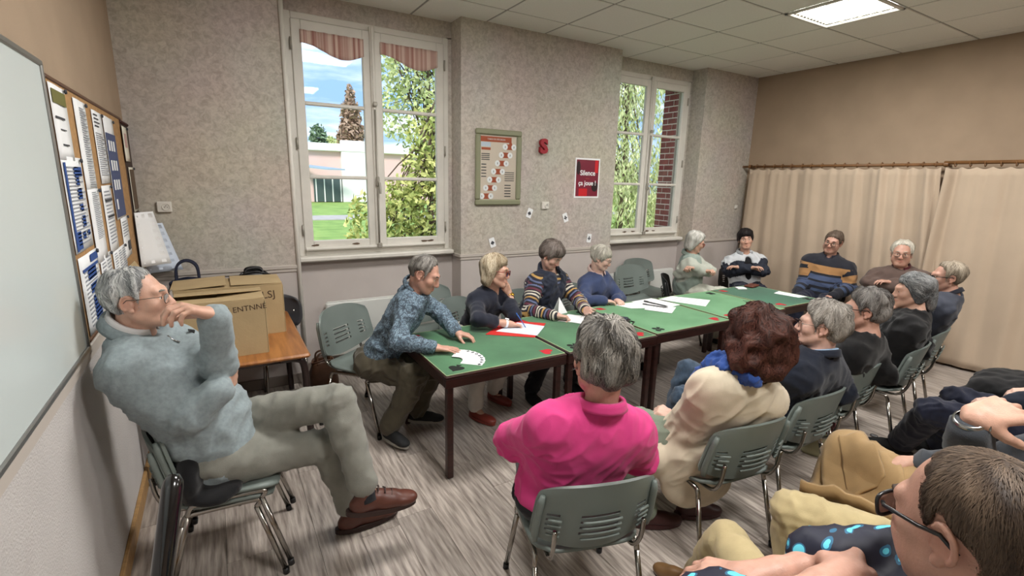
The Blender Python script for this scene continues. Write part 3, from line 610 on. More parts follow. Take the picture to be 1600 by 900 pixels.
# radiators
M_rad = mat('radiator_white', srgb(214,216,212), .4)
for (xa,xb,l_) in ((.84,2.05,'white flat panel radiator under the near window'),(4.55,5.80,'white flat panel radiator under the second window')):
    t = thing('radiator', l_, 'radiator', ((xa+xb)/2,yr-.10,0)); w_ = xb-xa
    b = MB(); b.box((0,0,.44),(w_,.06,.56),.012); b.build('panel', M_rad, t)
    b = MB(); b.box((0,-.032,.42),(w_-.03,.006,.004)); b.box((0,0,.722),(w_-.04,.045,.006)); b.build('grille', M_rad, t)
    for s_ in (-1,1): b = MB(); b.box((s_*w_*.4,.045,.43),(.04,.05,.4),.004); b.build('bracket', M_rad, t)
# black tube leaning in the left foreground
t = thing('easel_leg','glossy black tube of a folded stand leaning in the left foreground','stand',(-.20,1.60,0))
P0, P1 = np.array([.018,.03,1.07]), np.array([-.19,-.62,.0])
b = MB(); b.tube([P1+(P0-P1)*f_ for f_ in (0,.97,.985,1)],[.028,.028,.025,.014],16); b.build('tube', mat('gloss_black_paint', srgb(16,16,18), .18, coat=.5), t, smooth=True)
b = MB(); b.tube([P0+(P1-P0)*.55+(.035,0,0),P1+(.05,0,0)],.012,10); b.build('chrome_rod', M_chrome, t, smooth=True)
# ------------------------------------------------------------ left wall boards
M_wboard = mat('whiteboard_enamel', srgb(206,216,216), .22, var=.015, vscale=1.5); M_alu = mat('brushed_aluminium', srgb(150,150,148), .35, .8)
t = thing('whiteboard','large white enamel board with aluminium frame on the left wall','board',(x0,.9,0)); yb0, yb1, zb0, zb1 = -1.8, 1.74, 1.205, 2.345
b = MB(); b.box((.012,(yb0+yb1)/2,(zb0+zb1)/2),(.016,yb1-yb0,zb1-zb0)); b.build('panel', M_wboard, t)
for nme, c, s_ in (('frame_bar',(.014,(yb0+yb1)/2,zb1),(.028,yb1-yb0+.02,.022)),('frame_bar',(.014,(yb0+yb1)/2,zb0),(.028,yb1-yb0+.02,.022)),('frame_bar',(.014,yb1,(zb0+zb1)/2),(.028,.022,zb1-zb0)),('frame_bar',(.014,yb0,(zb0+zb1)/2),(.028,.022,zb1-zb0))):
    b = MB(); b.box(c, s_, .004); b.build(nme, M_alu, t)
t = thing('pinboard','cork pinboard crowded with notices between whiteboard and corner','board',(x0,3.55,0)); pa, pb_, pc, pd = 2.69, 4.55, 1.22, 2.31
b = MB(); b.box((.010,(pa+pb_)/2-3.55,(pc+pd)/2),(.014,pb_-pa,pd-pc)); b.build('cork', mat('cork', srgb(170,132,88), .9, var=.15, vscale=40), t)
for c, s_ in (((.012,(pa+pb_)/2-3.55,pd),(.022,pb_-pa,.018)),((.012,(pa+pb_)/2-3.55,pc),(.022,pb_-pa,.018))): b = MB(); b.box(c, s_, .004); b.build('frame_bar', mat('brown_wood_strip', srgb(92,62,44), .5), t)
t = thing('felt_board','dark brown display board at the far end of the pinboard by the corner','board',(x0,4.66,0))
b = MB(); b.box((.012,0.05,1.76),(.02,.44,1.06),.004); b.build('panel', mat('brown_felt_board', srgb(66,50,42), .9), t)
b = MB(); b.tube([(.02,-.17,2.29),(.02,.25,2.29),(.03,.27,2.27),(.03,.27,1.24)],.012,8); b.build('edge_frame', mat('dark_red_wood', srgb(60,28,26), .5), t, smooth=True)
M_navyink = mat('print_navy', srgb(40,74,140), .8); M_greyink = mat('print_grey', srgb(150,154,162), .8); M_darkink = mat('print_dark', srgb(64,66,72), .8); M_olive = mat('print_olive', srgb(108,106,56), .8); M_slate = mat('print_slate', srgb(70,80,116), .8); M_cream = mat('paper_cream', srgb(226,222,206), .85)
def notice(label, ya, yb_, za, zb, marks, m=None, off=.022, curl=0, swing=0, cards=False):
    """paper on the left wall; marks: (y0,y1,z0,z1,material) in 0..1 sheet coordinates from the top left"""
    t = thing('notice', label, 'paper', (x0+off,(ya+yb_)/2,(za+zb)/2), 0, 'notices on the pinboard'); w_, h_ = yb_-ya, zb-za
    F = np.zeros((4,8,3))
    for i in range(4):
        for j in range(8): F[i,j] = (curl*(1-j/7)**2*.05+.002*math.sin(i*2)+swing*(i/3)**1.4*(1.15-.5*j/7), (-w_/2+w_*i/3)*(1-.5*(swing > 0)), -h_/2+h_*j/7)
    MB().grid(F, thick=.0008).build('sheet', m or M_paper, t, smooth=True)
    by = {}
    for (u0,u1,v0,v1,mm) in marks: by.setdefault(mm.name,(mm,[]))[1].append((u0,u1,v0,v1))
    for nme,(mm,ls) in by.items():
        b = MB()
        for (u0,u1,v0,v1) in ls: b.box((.0035,-w_/2+w_*(u0+u1)/2,h_/2-h_*(v0+v1)/2),(.0012,w_*(u1-u0),h_*(v1-v0)))
        b.build('print', mm, t)
    if cards:
        b = MB()
        for k in range(3):
            for l in range(4):
                if l < 3 or k < 1: b.box((.0052,-w_/2+w_*(.12+.24*k+.06),h_/2-h_*(.22+.19*l+.06)),(.0012,w_*.13,h_*.10))
        b.build('print_cards', M_paper, t, kind='stuff')
    b = MB(); b.lathe([(0,.012),(.009,.010),(.010,.003),(.004,0)],(.002,w_*.42,h_*.47),8,R=roty(PI/2)); b.build('pin', M_darkink, t, smooth=True)
    return t
def lines(a,b_,c,d_,n,m): return [(a,a+(b_-a)*(.7+.3*((k*7)%5)/4),c+(d_-c)*k/n,c+(d_-c)*(k+.38)/n,m) for k in range(n)]
cal = [(.05,.14,.06,.98,M_navyink)]+lines(.18,.95,.10,.95,22,M_greyink)
notice('sheet with an olive header band at the top left of the pinboard',2.70,2.96,1.99,2.29,[(.08,.9,.07,.25,M_olive)]+lines(.1,.9,.42,.5,1,M_darkink)+lines(.3,.8,.58,.62,1,M_darkink)+lines(.3,.85,.78,.84,1,M_darkink))
notice('upper calendar sheet with blue blocks on the pinboard',2.70,3.06,1.60,2.005,cal+[(.5,.9,.10,.2,M_navyink),(.55,.7,.2,.30,M_navyink),(.55,.75,.33,.45,M_navyink),(.55,.7,.50,.58,M_navyink),(.55,.72,.63,.75,M_navyink),(.14,.35,.78,.97,M_navyink),(.45,.6,.80,.88,M_navyink),(.72,.85,.80,.86,M_navyink)])
notice('lower calendar sheet with blue blocks on the pinboard, above the man in grey',2.71,3.10,1.235,1.58,[(.1,.9,.16,.2,M_navyink),(.55,.95,.03,.13,M_navyink),(.3,.75,.2,.34,M_navyink),(.35,.8,.4,.52,M_navyink),(.4,.85,.56,.66,M_navyink),(.4,.75,.66,.95,M_navyink)]+lines(.15,.95,.2,.95,14,M_greyink))
notice('long typed list hanging from the top edge of the pinboard',3.10,3.36,1.85,2.28,lines(.35,.9,.08,.97,34,M_greyink))
notice('second typed list below the long one on the pinboard',3.09,3.36,1.50,1.86,lines(.3,.85,.04,.7,26,M_greyink),off=.024)
notice('white letter with grey paragraphs in the middle of the pinboard',3.50,3.78,1.88,2.27,lines(.1,.6,.05,.25,4,M_darkink)+lines(.08,.95,.3,.9,20,M_greyink))
notice('letter with bold lines low in the middle of the pinboard',3.46,3.74,1.50,1.87,lines(.15,.9,.08,.9,16,M_greyink)+[(.15,.9,.2,.24,M_darkink),(.2,.9,.45,.48,M_darkink)])
notice('slate blue poster with rows of small white cards on the pinboard',3.80,4.14,1.66,2.27,[(.02,.98,.16,.98,M_slate)],off=.024,cards=True)
notice('small sheets pinned in two columns at the bottom of the pinboard',3.14,3.44,1.24,1.52,lines(.1,.4,.05,.95,14,M_greyink)+lines(.55,.9,.05,.95,14,M_greyink))
notice('typed lists in the bottom row of the pinboard, right of the two-column sheet',3.50,3.95,1.24,1.50,lines(.08,.3,.05,.95,16,M_greyink)+lines(.4,.62,.05,.95,16,M_greyink)+lines(.7,.95,.05,.95,16,M_greyink))
notice('pale sheet with a dark stamp under the slate blue poster',3.92,4.20,1.40,1.66,lines(.1,.9,.1,.5,6,M_greyink)+[(.55,.9,.62,.85,M_darkink)])
notice('cream leaflet at the top of the dark brown board',4.46,4.68,2.02,2.26,[(.2,.6,.2,.6,mat('print_rose', srgb(196,160,156), .8))],M_cream,off=.03)
notice('framed brown picture in the middle of the dark board',4.52,4.76,1.66,1.98,[(.08,.92,.05,.95,mat('print_brown', srgb(96,78,62), .8))],M_cream,off=.03)
for q in range(3):
    for r in range(3):
        pass
notice('curled white sheet hanging low on the dark board by the corner',4.36,4.66,1.26,1.66,[],None,off=.036,swing=.15)
notice('loose white sheet drooping below the corner end of the dark board',4.56,4.80,1.18,1.56,[],M_paper_blue,off=.04,swing=.20)
# white cards on the slate poster are print
# ------------------------------------------------------------ things on the far wall
def wallthing(name, label, cat, x, z, group=None): return thing(name, label, cat, (x,y1,z), 0, group)
M_frame = mat('sage_frame', srgb(132,134,108), .5); M_posterbg = mat('poster_cream', srgb(222,208,196), .7); M_terra = mat('print_terracotta', srgb(178,92,66), .7)
t = wallthing('framed_chart','framed decision chart with a stair of red and white tokens, sage green frame','poster',2.683,2.08); fw, fh = .57, .80
for c, s_ in (((0,-.018,fh/2-.03),(fw,.036,.06)),((0,-.018,-fh/2+.03),(fw,.036,.06)),((-fw/2+.03,-.018,0),(.06,.036,fh-.12)),((fw/2-.03,-.018,0),(.06,.036,fh-.12))): b = MB(); b.box(c, s_, .012); b.build('frame_bar', M_frame, t)
b = MB(); b.box((0,-.008,0),(fw-.10,.008,fh-.10)); b.build('chart_sheet', M_posterbg, t)
def decal(parent, name, boxes, m, y=-.0128):
    b = MB()
    for (xa,xb,za,zb) in boxes: b.box(((xa+xb)/2,y,(za+zb)/2),(xb-xa,.0012,zb-za))
    return b.build(name, m, parent)
decal(t,'header_band',[(-.225,.16,.27,.325),(.13,.165,.20,.27),(-.21,-.10,.185,.21)],M_terra)
text('chart_title','TABLE DE DÉCISION',.024,M_paper,t,(-.03,-.0142,.297),(PI/2,0,0))
decal(t,'print',[(-.215,-.10,.22,.265)],M_paper_blue)
decal(t,'print',[(-.21,-.11,.14-.02*k,.148-.02*k) for k in range(4)]+[(-.21,-.15,.03-.032*k,.04-.032*k) for k in range(5)]+[(.08,.20,-.05-.022*k,-.043-.022*k) for k in range(5)]+[(.08,.16,-.19-.03*k,-.18-.03*k) for k in range(5)],M_darkink)
for k in range(7):
    cx_, cz_ = .135-.047*k, .225-.088*k; b = MB(); b.box((cx_,-.0135,cz_),(.10,.0012,.058)); tk = b.build('token', M_terra, t)
    for s_ in (-1,1): b = MB(); b.lathe([(0,.0),(.032,.0),(.032,.0015),(0,.0015)],(cx_+s_*.055,-.0138,cz_),20,R=rotx(PI/2)); b.build('token_disc', M_paper, tk); b = MB(); b.box((cx_+s_*.055,-.0158,cz_),(.006,.001,.02)); b.build('token_print', M_darkink, tk)
b = MB(); b.box((0,-.016,0),(fw-.11,.002,fh-.11)); b.build('chart_glass', M_glass, t)
t = wallthing('letter','chunky dark red letter S fixed to the wall right of the framed chart','letter',3.255,2.33)
cu_ = text('letter_body','S',.19,mat('red_letter', srgb(150,22,38), .6),t,(0,-.03,0),(PI/2,0,0),ext=.02,bold=2); cu_.scale = (1.15,1.1,1)
t = wallthing('poster','dark red quiet notice poster reading Silence ça joue','poster',3.937,1.998)
b = MB(); b.box((0,-.003,0),(.385,.004,.475)); b.build('sheet', M_paper, t)
b = MB(); b.box((0,-.0062,.0),(.345,.002,.435)); b.build('print', mat('poster_red', srgb(108,18,46), .45, col2=srgb(126,24,50), vscale=2), t)
b = MB(); b.box((-.06,-.0078,-.17),(.13,.001,.09)); b.box((.135,-.0078,.14),(.05,.001,.15)); b.build('print', mat('poster_bright_red', srgb(200,24,36), .45), t)
b = MB(); b.poly([(.17+.05*math.cos(a)-.05,-.0085,-.10+.06*math.sin(a)) for a in np.linspace(0,2*PI,20)[:-1]],.001,(0,-1,0)); b.poly([(-.145+.03*math.cos(a),-.0085,.12+.08*math.sin(a)) for a in np.linspace(0,2*PI,20)[:-1]],.001,(0,-1,0)); b.build('print', mat('poster_black', srgb(34,16,22), .45), t)
text('poster_text','Silence',.085,M_paper,t,(.0,-.0098,.06),(PI/2,0,0),bold=True); text('poster_text','ça joue !',.08,M_paper,t,(-.0,-.0098,-.06),(PI/2,0,0),bold=True); text('poster_text','—',.06,M_terra,t,(0,-.0098,.0),(PI/2,0,0))
def socket(label, x, z, rot=0):
    t = thing('power_socket', label, 'socket', (x,y1,z), 0)
    b = MB(); b.box((0,-.012,0),(.10,.024,.085),.006); b.build('plate', M_white, t)
    b = MB(); b.lathe([(0,-.004),(.022,-.004),(.024,.004),(.027,.006),(.028,0)],(.012,-.024,0),18,R=rotx(PI/2)); s_ = b.build('socket_ring', M_white, t, smooth=True)
    b = MB(); b.tube([(.012,-.028,.010),(.012,-.038,.010)],.003,6)
    for q in (-1,1): b.tube([(.012+q*.009,-.027,-.002),(.012+q*.009,-.029,-.002)],.003,6)
    b.build('pin_holes', M_darkink, s_)
    return t
socket('white square power socket on the wall left of the near window',-.36,1.68)
socket('small white power socket on the pillar below the red letter',3.322,1.672)
t = wallthing('thermostat','tiny white wall switch near the curtain in the far right corner','switch',6.90,1.63); b = MB(); b.box((0,-.012,0),(.06,.024,.06),.008); b.build('cover', M_white, t); b = MB(); b.box((0,-.027,0),(.02,.008,.03),.003); b.build('rocker', M_white, t)
for (x_,z_,a_,s_,l_) in ((3.11,1.585,.35,'spade','tilted playing card stuck on the pillar below the socket, with a spade'),(3.631,1.524,-.35,'club','playing card stuck on the pillar below the red poster'),(2.626,1.263,-.3,'spade','playing card stuck low on the pillar above the blonde woman'),(4.02,1.259,.1,'club','playing card stuck low on the pillar left of the second window sill')):
    t = wallthing('playing_card', l_, 'card', x_, z_); R = roty(a_)
    b = MB(); pts = [(cx_+.010*math.cos(u)*sx, 0, cz_+.010*math.sin(u)*sz) for sx, sz, cx_, cz_ in ((1,1,.025,.045),(-1,1,-.025,.045),(-1,-1,-.025,-.045),(1,-1,.025,-.045)) for u in (np.linspace(0,PI/2,4) if sx*sz > 0 else np.linspace(PI/2,0,4))]
    b.poly(np.array(pts) @ R.T+np.array([0,-.004,0]),.0018,(0,-1,0)); b.build('card', M_paper, t)
    b = MB()
    for pl_ in suit(s_): b.poly(np.array([(x*.42,-.0062,z*.42) for x, z in pl_]) @ R.T,.0006,(0,-1,0))
    b.build('pip', M_darkink, t)
# ------------------------------------------------------------ curtains on the right wall
M_rod = mat('varnished_wood_rod', srgb(122,84,48), .45, var=.15, vscale=10, stretch=(1,1,1)); M_curt = mat('beige_curtain', srgb(188,169,148), .9, var=.05, vscale=2.2, bump=.12, bscale=300, sheen=.2)
t = thing('curtain_rod','varnished wooden curtain rod running along the right wall','rod',(6.98,3.3,2.235))
b = MB(); b.tube([(0,1.50,0),(0,-.98,.0)],.017,12); b.build('rod', M_rod, t, smooth=True)
b = MB(); b.tube([(.0,-.94,.018),(0,-3.2,.018)],.019,12); b.build('rod', M_rod, t, smooth=True)
for y_ in (1.40,-.96,-3.0): b = MB(); b.tube([(.12,y_,-.01),(.05,y_,-.01),(.0,y_,-.02)],.013,8); b.lathe([(.026,-.02),(.028,.0),(.026,.02)],(0,y_,.0),12,R=rotx(PI/2)); b.build('bracket', M_rod, t, smooth=True)
for y_ in (1.52,): b = MB(); b.lathe([(0,.05),(.02,.045),(.026,.02),(.02,0),(.012,-.01)],(0,y_,0),14,R=rotx(-PI/2)); b.build('finial', M_rod, t, smooth=True)
def curtain(label, ya, yb_, seed, lean, n=150, amp=.035, gathers=()):
    t = thing('curtain', label, 'curtain', (6.97,(ya+yb_)/2,0)); R = np.random.RandomState(seed); ph = R.uniform(0,6,8); F = np.zeros((n,26,3)); yc = (ya+yb_)/2
    for i in range(n):
        s_ = i/(n-1)
        for j in range(26):
            v = j/25; z = 2.205-(2.205-.03)*v; y = ya+(yb_-ya)*s_; w1 = sum(math.sin(2*PI*f_*s_+p_+.5*v*math.sin(p_))*a_ for f_, p_, a_ in ((3,ph[0],.55),(5.3,ph[1],.6),(9,ph[2],.45),(15,ph[3],.32*(1-.6*v)),(24,ph[4],.22*(1-v)**2)))
            g = 1
            for (g0, gw) in gathers: g += 1.5*math.exp(-((s_-g0)/gw)**2)
            sag = .022*abs(math.sin(PI*s_*16))*(1-v)**8
            F[i,j] = (-.012+amp*g*w1*(.55+.45*v), y-yc+lean*v*(s_)+.02*math.sin(7*s_+v*2), z-sag)
    MB().grid(F, thick=.004).build('cloth', M_curt, t, smooth=True)
    nr = 17
    for k in range(nr):
        y = ya+(yb_-ya)*(k+.5)/nr+R.uniform(-.02,.02); b = MB(); b.tube([(.01+.028*math.cos(a),0,2.237+.028*math.sin(a)) for a in np.linspace(0,2*PI,15)[:-1]],.0045,6,closed=True); o = b.build('curtain_ring', M_rod, t, smooth=True); o.location = (0,y-yc,0)
    return t
curtain('left beige curtain hanging from the wooden rod in the far right corner',4.68,2.36,3,-.25,gathers=((.78,.10),(.97,.05)))
curtain('right beige curtain on the right wall, its edge overlapping the left one',2.32,.2,8,-.1,amp=.028,gathers=((.0,.05),))
# ------------------------------------------------------------ papers, cards and small things on the tables
ZT = .7445
def sheet(name, label, pts, m, z=ZT, marks=0, cat='paper', group=None, thick=.0012, ink=None):
    P = np.array(pts, float); c = P.mean(0); t = thing(name, label, cat, (c[0],c[1],z), 0, group); Q = np.c_[P-c, np.zeros(len(P))]
    ar = np.cross(np.r_[P[1]-P[0],0], np.r_[P[2]-P[1],0])[2]
    if ar < 0: Q = Q[::-1]
    b = MB(); b.poly(Q, thick); b.build('sheet', m, t)
    if marks:
        b = MB(); a0, a1, a2, a3 = Q[:4]
        for k in range(marks):
            v = .12+.76*k/marks; l0 = a0+(a3-a0)*v; r0 = a1+(a2-a1)*v; p = l0+(r0-l0)*.12; q = l0+(r0-l0)*(.6+.3*((k*5) % 3)/2); dv = (a3-a0)*.28*.76/marks; h = np.array([0,0,thick+.0002])
            b.poly([p+h,q+h,q+dv+h,p+dv+h] if ar >= 0 else [p+h,q+h,q+dv+h,p+dv+h],.0002)
        b.build('print', ink or M_faint, t)
    return t
M_faint = mat('print_faint', srgb(206,209,214), .8)
for k in range(8):      # the fanned hand of cards
    a = math.radians(-62+k*13); c = np.array([1.31,2.885])+.115*np.array([math.cos(a+.35),math.sin(a+.35)]); d_ = np.array([math.cos(a+.35),math.sin(a+.35)]); s_ = np.array([-d_[1],d_[0]])
    tt = sheet('playing_card','%s white playing card of the fan on the leftmost table, counted from the hand' % ('first','second','third','fourth','fifth','sixth','seventh','eighth')[k],[c-d_*.075-s_*.048,c+d_*.075-s_*.048,c+d_*.075+s_*.048,c-d_*.075+s_*.048],M_paper,ZT+.0012*k,0,'card','fanned playing cards on the leftmost table',.001)
    b = MB()
    for pl_ in suit('club' if k % 2 else 'spade'): b.poly([(d_[0]*(.055+y*.25)+s_[0]*(x*.25-.034), d_[1]*(.055+y*.25)+s_[1]*(x*.25-.034), .0014) for x, y in pl_],.0003)
    b.build('pip', M_darkink, tt)
M_red = mat('red_card_folder', srgb(196,44,40), .6)
sheet('folder','red card folder lying under the sheet of the woman in navy',[(1.75,3.30),(2.10,3.58),(2.36,3.34),(2.06,3.06)],M_red,ZT,0,'folder',thick=.003)
sheet('paper','pale ruled sheet on the red folder, being written on by the woman in navy',[(1.86,3.33),(2.15,3.47),(2.30,3.27),(2.10,3.085)],M_paper_blue,ZT+.0035,9)
sheet('paper','white sheet under the writing hand of the person in the navy vest',[(2.50,3.36),(2.72,3.50),(2.86,3.34),(2.62,3.24)],M_paper,ZT,5)
sheet('paper','small white slip in front of the person in the navy vest',[(2.58,3.29),(2.78,3.36),(2.83,3.26),(2.64,3.18)],M_paper,ZT+.0015,0)
t = thing('paper','folded white card standing up in front of the padded vest','paper',(2.70,3.53,ZT)); b = MB(); b.poly([(-.07,0,0),(.05,.02,0),(-.03,.05,.15)],.002,(.3,-1,0)); b.poly([(-.07,.09,0),(.05,.09,0),(-.03,.05,.15)],.002,(0,1,0)); b.build('sheet', M_paper, t)
M_case = mat('dark_blue_case', srgb(40,46,62), .5, bump=.1, bscale=200)
t = thing('bidding_case','flat black case with slate blue lid on the second table, behind the grey head','case',(2.76,3.0,ZT)); R = rotz(.58)
b = MB(); b.box((0,0,.028),(.42,.30,.05),.008,R); b.build('case_body', M_black, t); b = MB(); b.box((.02,.02,.058),(.36,.27,.012),.004,R); b.build('lid', M_case, t); b = MB(); b.tube([np.array(p) @ R.T for p in ((.05,-.16,.04),(.06,-.19,.04),(.16,-.19,.04),(.17,-.16,.04))],.006,6); b.build('handle', M_black, t, smooth=True)
sheet('paper','leftmost white sheet by the hands of the man in the blue jumper',[(3.36,3.60),(3.74,3.56),(3.77,3.25),(3.42,3.40)],M_paper,ZT,6)
sheet('paper','white sheet in the middle of the papers on the third table',[(3.62,3.60),(3.93,3.62),(3.99,3.28),(3.70,3.24)],M_paper,ZT+.0014,7)
sheet('paper','rightmost large white sheet reaching onto the fourth table',[(3.97,3.55),(4.22,3.60),(4.46,3.28),(4.18,3.12)],M_paper,ZT,5)
sheet('paper','near white sheet on the third table, under the pen',[(3.50,3.30),(3.72,3.44),(3.86,3.22),(3.64,3.08)],M_paper,ZT+.0028,6)
t = thing('pen','dark pen lying across the sheets on the third table','pen',(3.76,3.40,ZT+.012)); b = MB(); b.tube([(-.03,.13,0),(.02,-.12,0),(.025,-.145,0)],[.006,.006,.001],8); b.build('barrel', M_black, t, smooth=True); b = MB(); b.tube([(-.028,.13,.006),(-.018,.08,.008)],.002,6); b.build('clip', M_brass, t)
t = thing('pen','second dark pen beside the first on the third table','pen',(3.68,3.33,ZT+.014)); b = MB(); b.tube([(-.06,.11,0),(.05,-.09,0),(.062,-.11,0)],[.005,.005,.001],8); b.build('barrel', M_black, t, smooth=True); b = MB(); b.tube([(-.058,.108,.005),(-.038,.07,.007)],.002,6); b.build('clip', M_brass, t)
t = thing('wallet','brown leather wallet on the far edge of the dark green table','wallet',(5.56,3.53,ZT)); b = MB(); b.box((0,0,.012),(.20,.11,.024),.008,rotz(.2)); b.build('wallet_body', mat('brown_wallet', srgb(96,50,38), .5), t); b = MB(); b.box((.0,-.002,.0245),(.17,.004,.002),0,rotz(.2)); b.build('stitching', M_black, t)
sheet('note','small folded white note near the wallet on the dark green table',[(5.25,3.50),(5.30,3.58),(5.40,3.53),(5.35,3.45)],M_paper,ZT,0,'paper',thick=.012)
sheet('paper','pale papers under the hands of the man in the rugby jumper',[(5.45,3.18),(5.62,3.22),(5.64,2.90),(5.50,2.92)],M_paper,ZT,4)
# ------------------------------------------------------------ figures: signed distance fields -> one smooth skin per garment or body
def axis_(lo, hi, h, fine):
    p = [lo]
    while p[-1] < hi:
        s_ = h
        for a, b, f in fine:
            if a-h <= p[-1] <= b: s_ = min(s_, f)
        p.append(p[-1]+s_)
    return np.array(p, np.float32)
def cone(a, b, ra, rb, k=.03, op='u'):
    a = np.array(a,float); b = np.array(b,float); d = b-a; L2 = float(d@d)+1e-12
    def fn(X,Y,Z):
        t = np.clip(((X-a[0])*d[0]+(Y-a[1])*d[1]+(Z-a[2])*d[2])/L2,0,1)
        return np.sqrt((X-a[0]-t*d[0])**2+(Y-a[1]-t*d[1])**2+(Z-a[2]-t*d[2])**2)-(ra+(rb-ra)*t)
    return (fn, np.minimum(a-ra,b-rb), np.maximum(a+ra,b+rb), k, op)
def ell(c, r, R=None, k=.03, op='u'):
    c = np.array(c,float); r = np.array(r,float); R = np.eye(3) if R is None else np.array(R,float); e = np.sqrt(((R*r)**2).sum(1))
    def fn(X,Y,Z):
        x,y,z = X-c[0],Y-c[1],Z-c[2]; k0 = 0; k1 = 0
        for i in range(3):
            q = x*R[0,i]+y*R[1,i]+z*R[2,i]; k0 = k0+(q/r[i])**2; k1 = k1+(q/r[i]**2)**2
        k0 = np.sqrt(k0); return k0*(k0-1)/(np.sqrt(k1)+1e-9)
    return (fn, c-e, c+e, k, op)
def field(prims, h, fine=((),(),()), pad=.03, grow=0.0):
    lo = np.min([p[1] for p in prims if p[4] == 'u'],0)-pad; hi = np.max([p[2] for p in prims if p[4] == 'u'],0)+pad
    ax = [axis_(lo[i],hi[i],h,fine[i]) for i in range(3)]; d = np.full([len(a) for a in ax], .5, np.float32)
    for fn, l_, u_, k, op in prims:
        m = .05+k; sl = [slice(max(0,int(np.searchsorted(a,l_[i]-m))-1), int(np.searchsorted(a,u_[i]+m))+1) for i, a in enumerate(ax)]
        X = ax[0][sl[0]][:,None,None]; Y = ax[1][sl[1]][None,:,None]; Z = ax[2][sl[2]][None,None,:]
        if 0 in (X.size,Y.size,Z.size): continue
        v = fn(X,Y,Z).astype(np.float32); q = d[sl[0],sl[1],sl[2]]
        if op == 'u': hh = np.maximum(k-np.abs(q-v),0); q[...] = np.minimum(q,v)-hh*hh/(4*k)
        elif op == 's': hh = np.maximum(k-np.abs(q+v),0); q[...] = np.maximum(q,-v)+hh*hh/(4*k)
        elif op == 'n': q[...] = np.maximum(q, v)
    return d, ax
def nets(d, ax, smooth=1):
    ins = d < 0; nx, ny, nz = d.shape; c = [slice(0,-1),slice(1,None)]
    cnt = np.zeros((nx-1,ny-1,nz-1), np.int8)
    for i in (0,1):
        for j in (0,1):
            for k in (0,1): cnt += ins[c[i],c[j],c[k]]
    act = (cnt > 0) & (cnt < 8); I = np.argwhere(act)
    if len(I) == 0: return np.zeros((0,3)), np.zeros((0,4),int)
    idx = np.full(act.shape, -1, np.int32); idx[act] = np.arange(len(I))
    acc = np.zeros((len(I),3)); num = np.zeros(len(I))
    for a in range(3):
        o1, o2 = [q for q in range(3) if q != a]
        for u in (0,1):
            for w in (0,1):
                p0 = I.copy(); p0[:,o1] += u; p0[:,o2] += w; p1 = p0.copy(); p1[:,a] += 1
                v0 = d[p0[:,0],p0[:,1],p0[:,2]]; v1 = d[p1[:,0],p1[:,1],p1[:,2]]; m = (v0 < 0) != (v1 < 0)
                t = np.where(m, v0/np.where(m, v0-v1, 1), 0)
                P = np.stack([ax[q][p0[:,q]] for q in range(3)],1).astype(float); P[:,a] += t*(ax[a][p1[:,a]]-ax[a][p0[:,a]])
                acc += P*m[:,None]; num += m
    V = acc/num[:,None]; Q = []
    for a in range(3):
        o1, o2 = (a+1) % 3, (a+2) % 3; s0 = [slice(None)]*3; s1 = [slice(None)]*3; s0[a] = slice(0,-1); s1[a] = slice(1,None)
        A = ins[tuple(s0)]; B = ins[tuple(s1)]; E = np.argwhere(A != B); E = E[(E[:,o1] > 0) & (E[:,o2] > 0)]
        E = E[(E[:,o1] < d.shape[o1]-1) & (E[:,o2] < d.shape[o2]-1)]
        fl = A[E[:,0],E[:,1],E[:,2]]; q = []
        for u, w in ((-1,-1),(0,-1),(0,0),(-1,0)):
            p = E.copy(); p[:,o1] += u; p[:,o2] += w; q.append(idx[p[:,0],p[:,1],p[:,2]])
        q = np.stack(q,1); q[~fl] = q[~fl][:,::-1]; Q.append(q)
    Q = np.concatenate(Q)
    for _ in range(smooth):
        S_ = np.zeros_like(V); n = np.zeros(len(V))
        for a, b in ((0,1),(1,2),(2,3),(3,0)):
            for x, y in ((a,b),(b,a)):
                for ch in range(3): S_[:,ch] += np.bincount(Q[:,x], V[Q[:,y],ch], len(V))
                n += np.bincount(Q[:,x], minlength=len(V))
        V = V*.45+.55*S_/n[:,None]
    return V, Q
def sample(d, ax, P):
    f = [np.clip(np.interp(P[:,i], ax[i], np.arange(len(ax[i]))),0,len(ax[i])-1.001) for i in range(3)]; i0 = [q.astype(int) for q in f]; t = [q-i for q, i in zip(f,i0)]; r = 0
    for a in (0,1):
        for b in (0,1):
            for c in (0,1): r = r+d[i0[0]+a,i0[1]+b,i0[2]+c]*(t[0] if a else 1-t[0])*(t[1] if b else 1-t[1])*(t[2] if c else 1-t[2])
    return r
def gradn(d, ax, P, e=.006):
    g = np.stack([sample(d,ax,P+np.eye(3)[i]*e)-sample(d,ax,P-np.eye(3)[i]*e) for i in range(3)],1); return g/(np.linalg.norm(g,axis=1)[:,None]+1e-9)
_LAT = np.random.RandomState(11).rand(32,32,32)
def vnoise(P):
    i = np.floor(P).astype(int); f = P-i; f = f*f*(3-2*f); r = 0
    for a in (0,1):
        for b in (0,1):
            for c in (0,1): r = r+_LAT[(i[:,0]+a)%32,(i[:,1]+b)%32,(i[:,2]+c)%32]*(f[:,0] if a else 1-f[:,0])*(f[:,1] if b else 1-f[:,1])*(f[:,2] if c else 1-f[:,2])
    return r
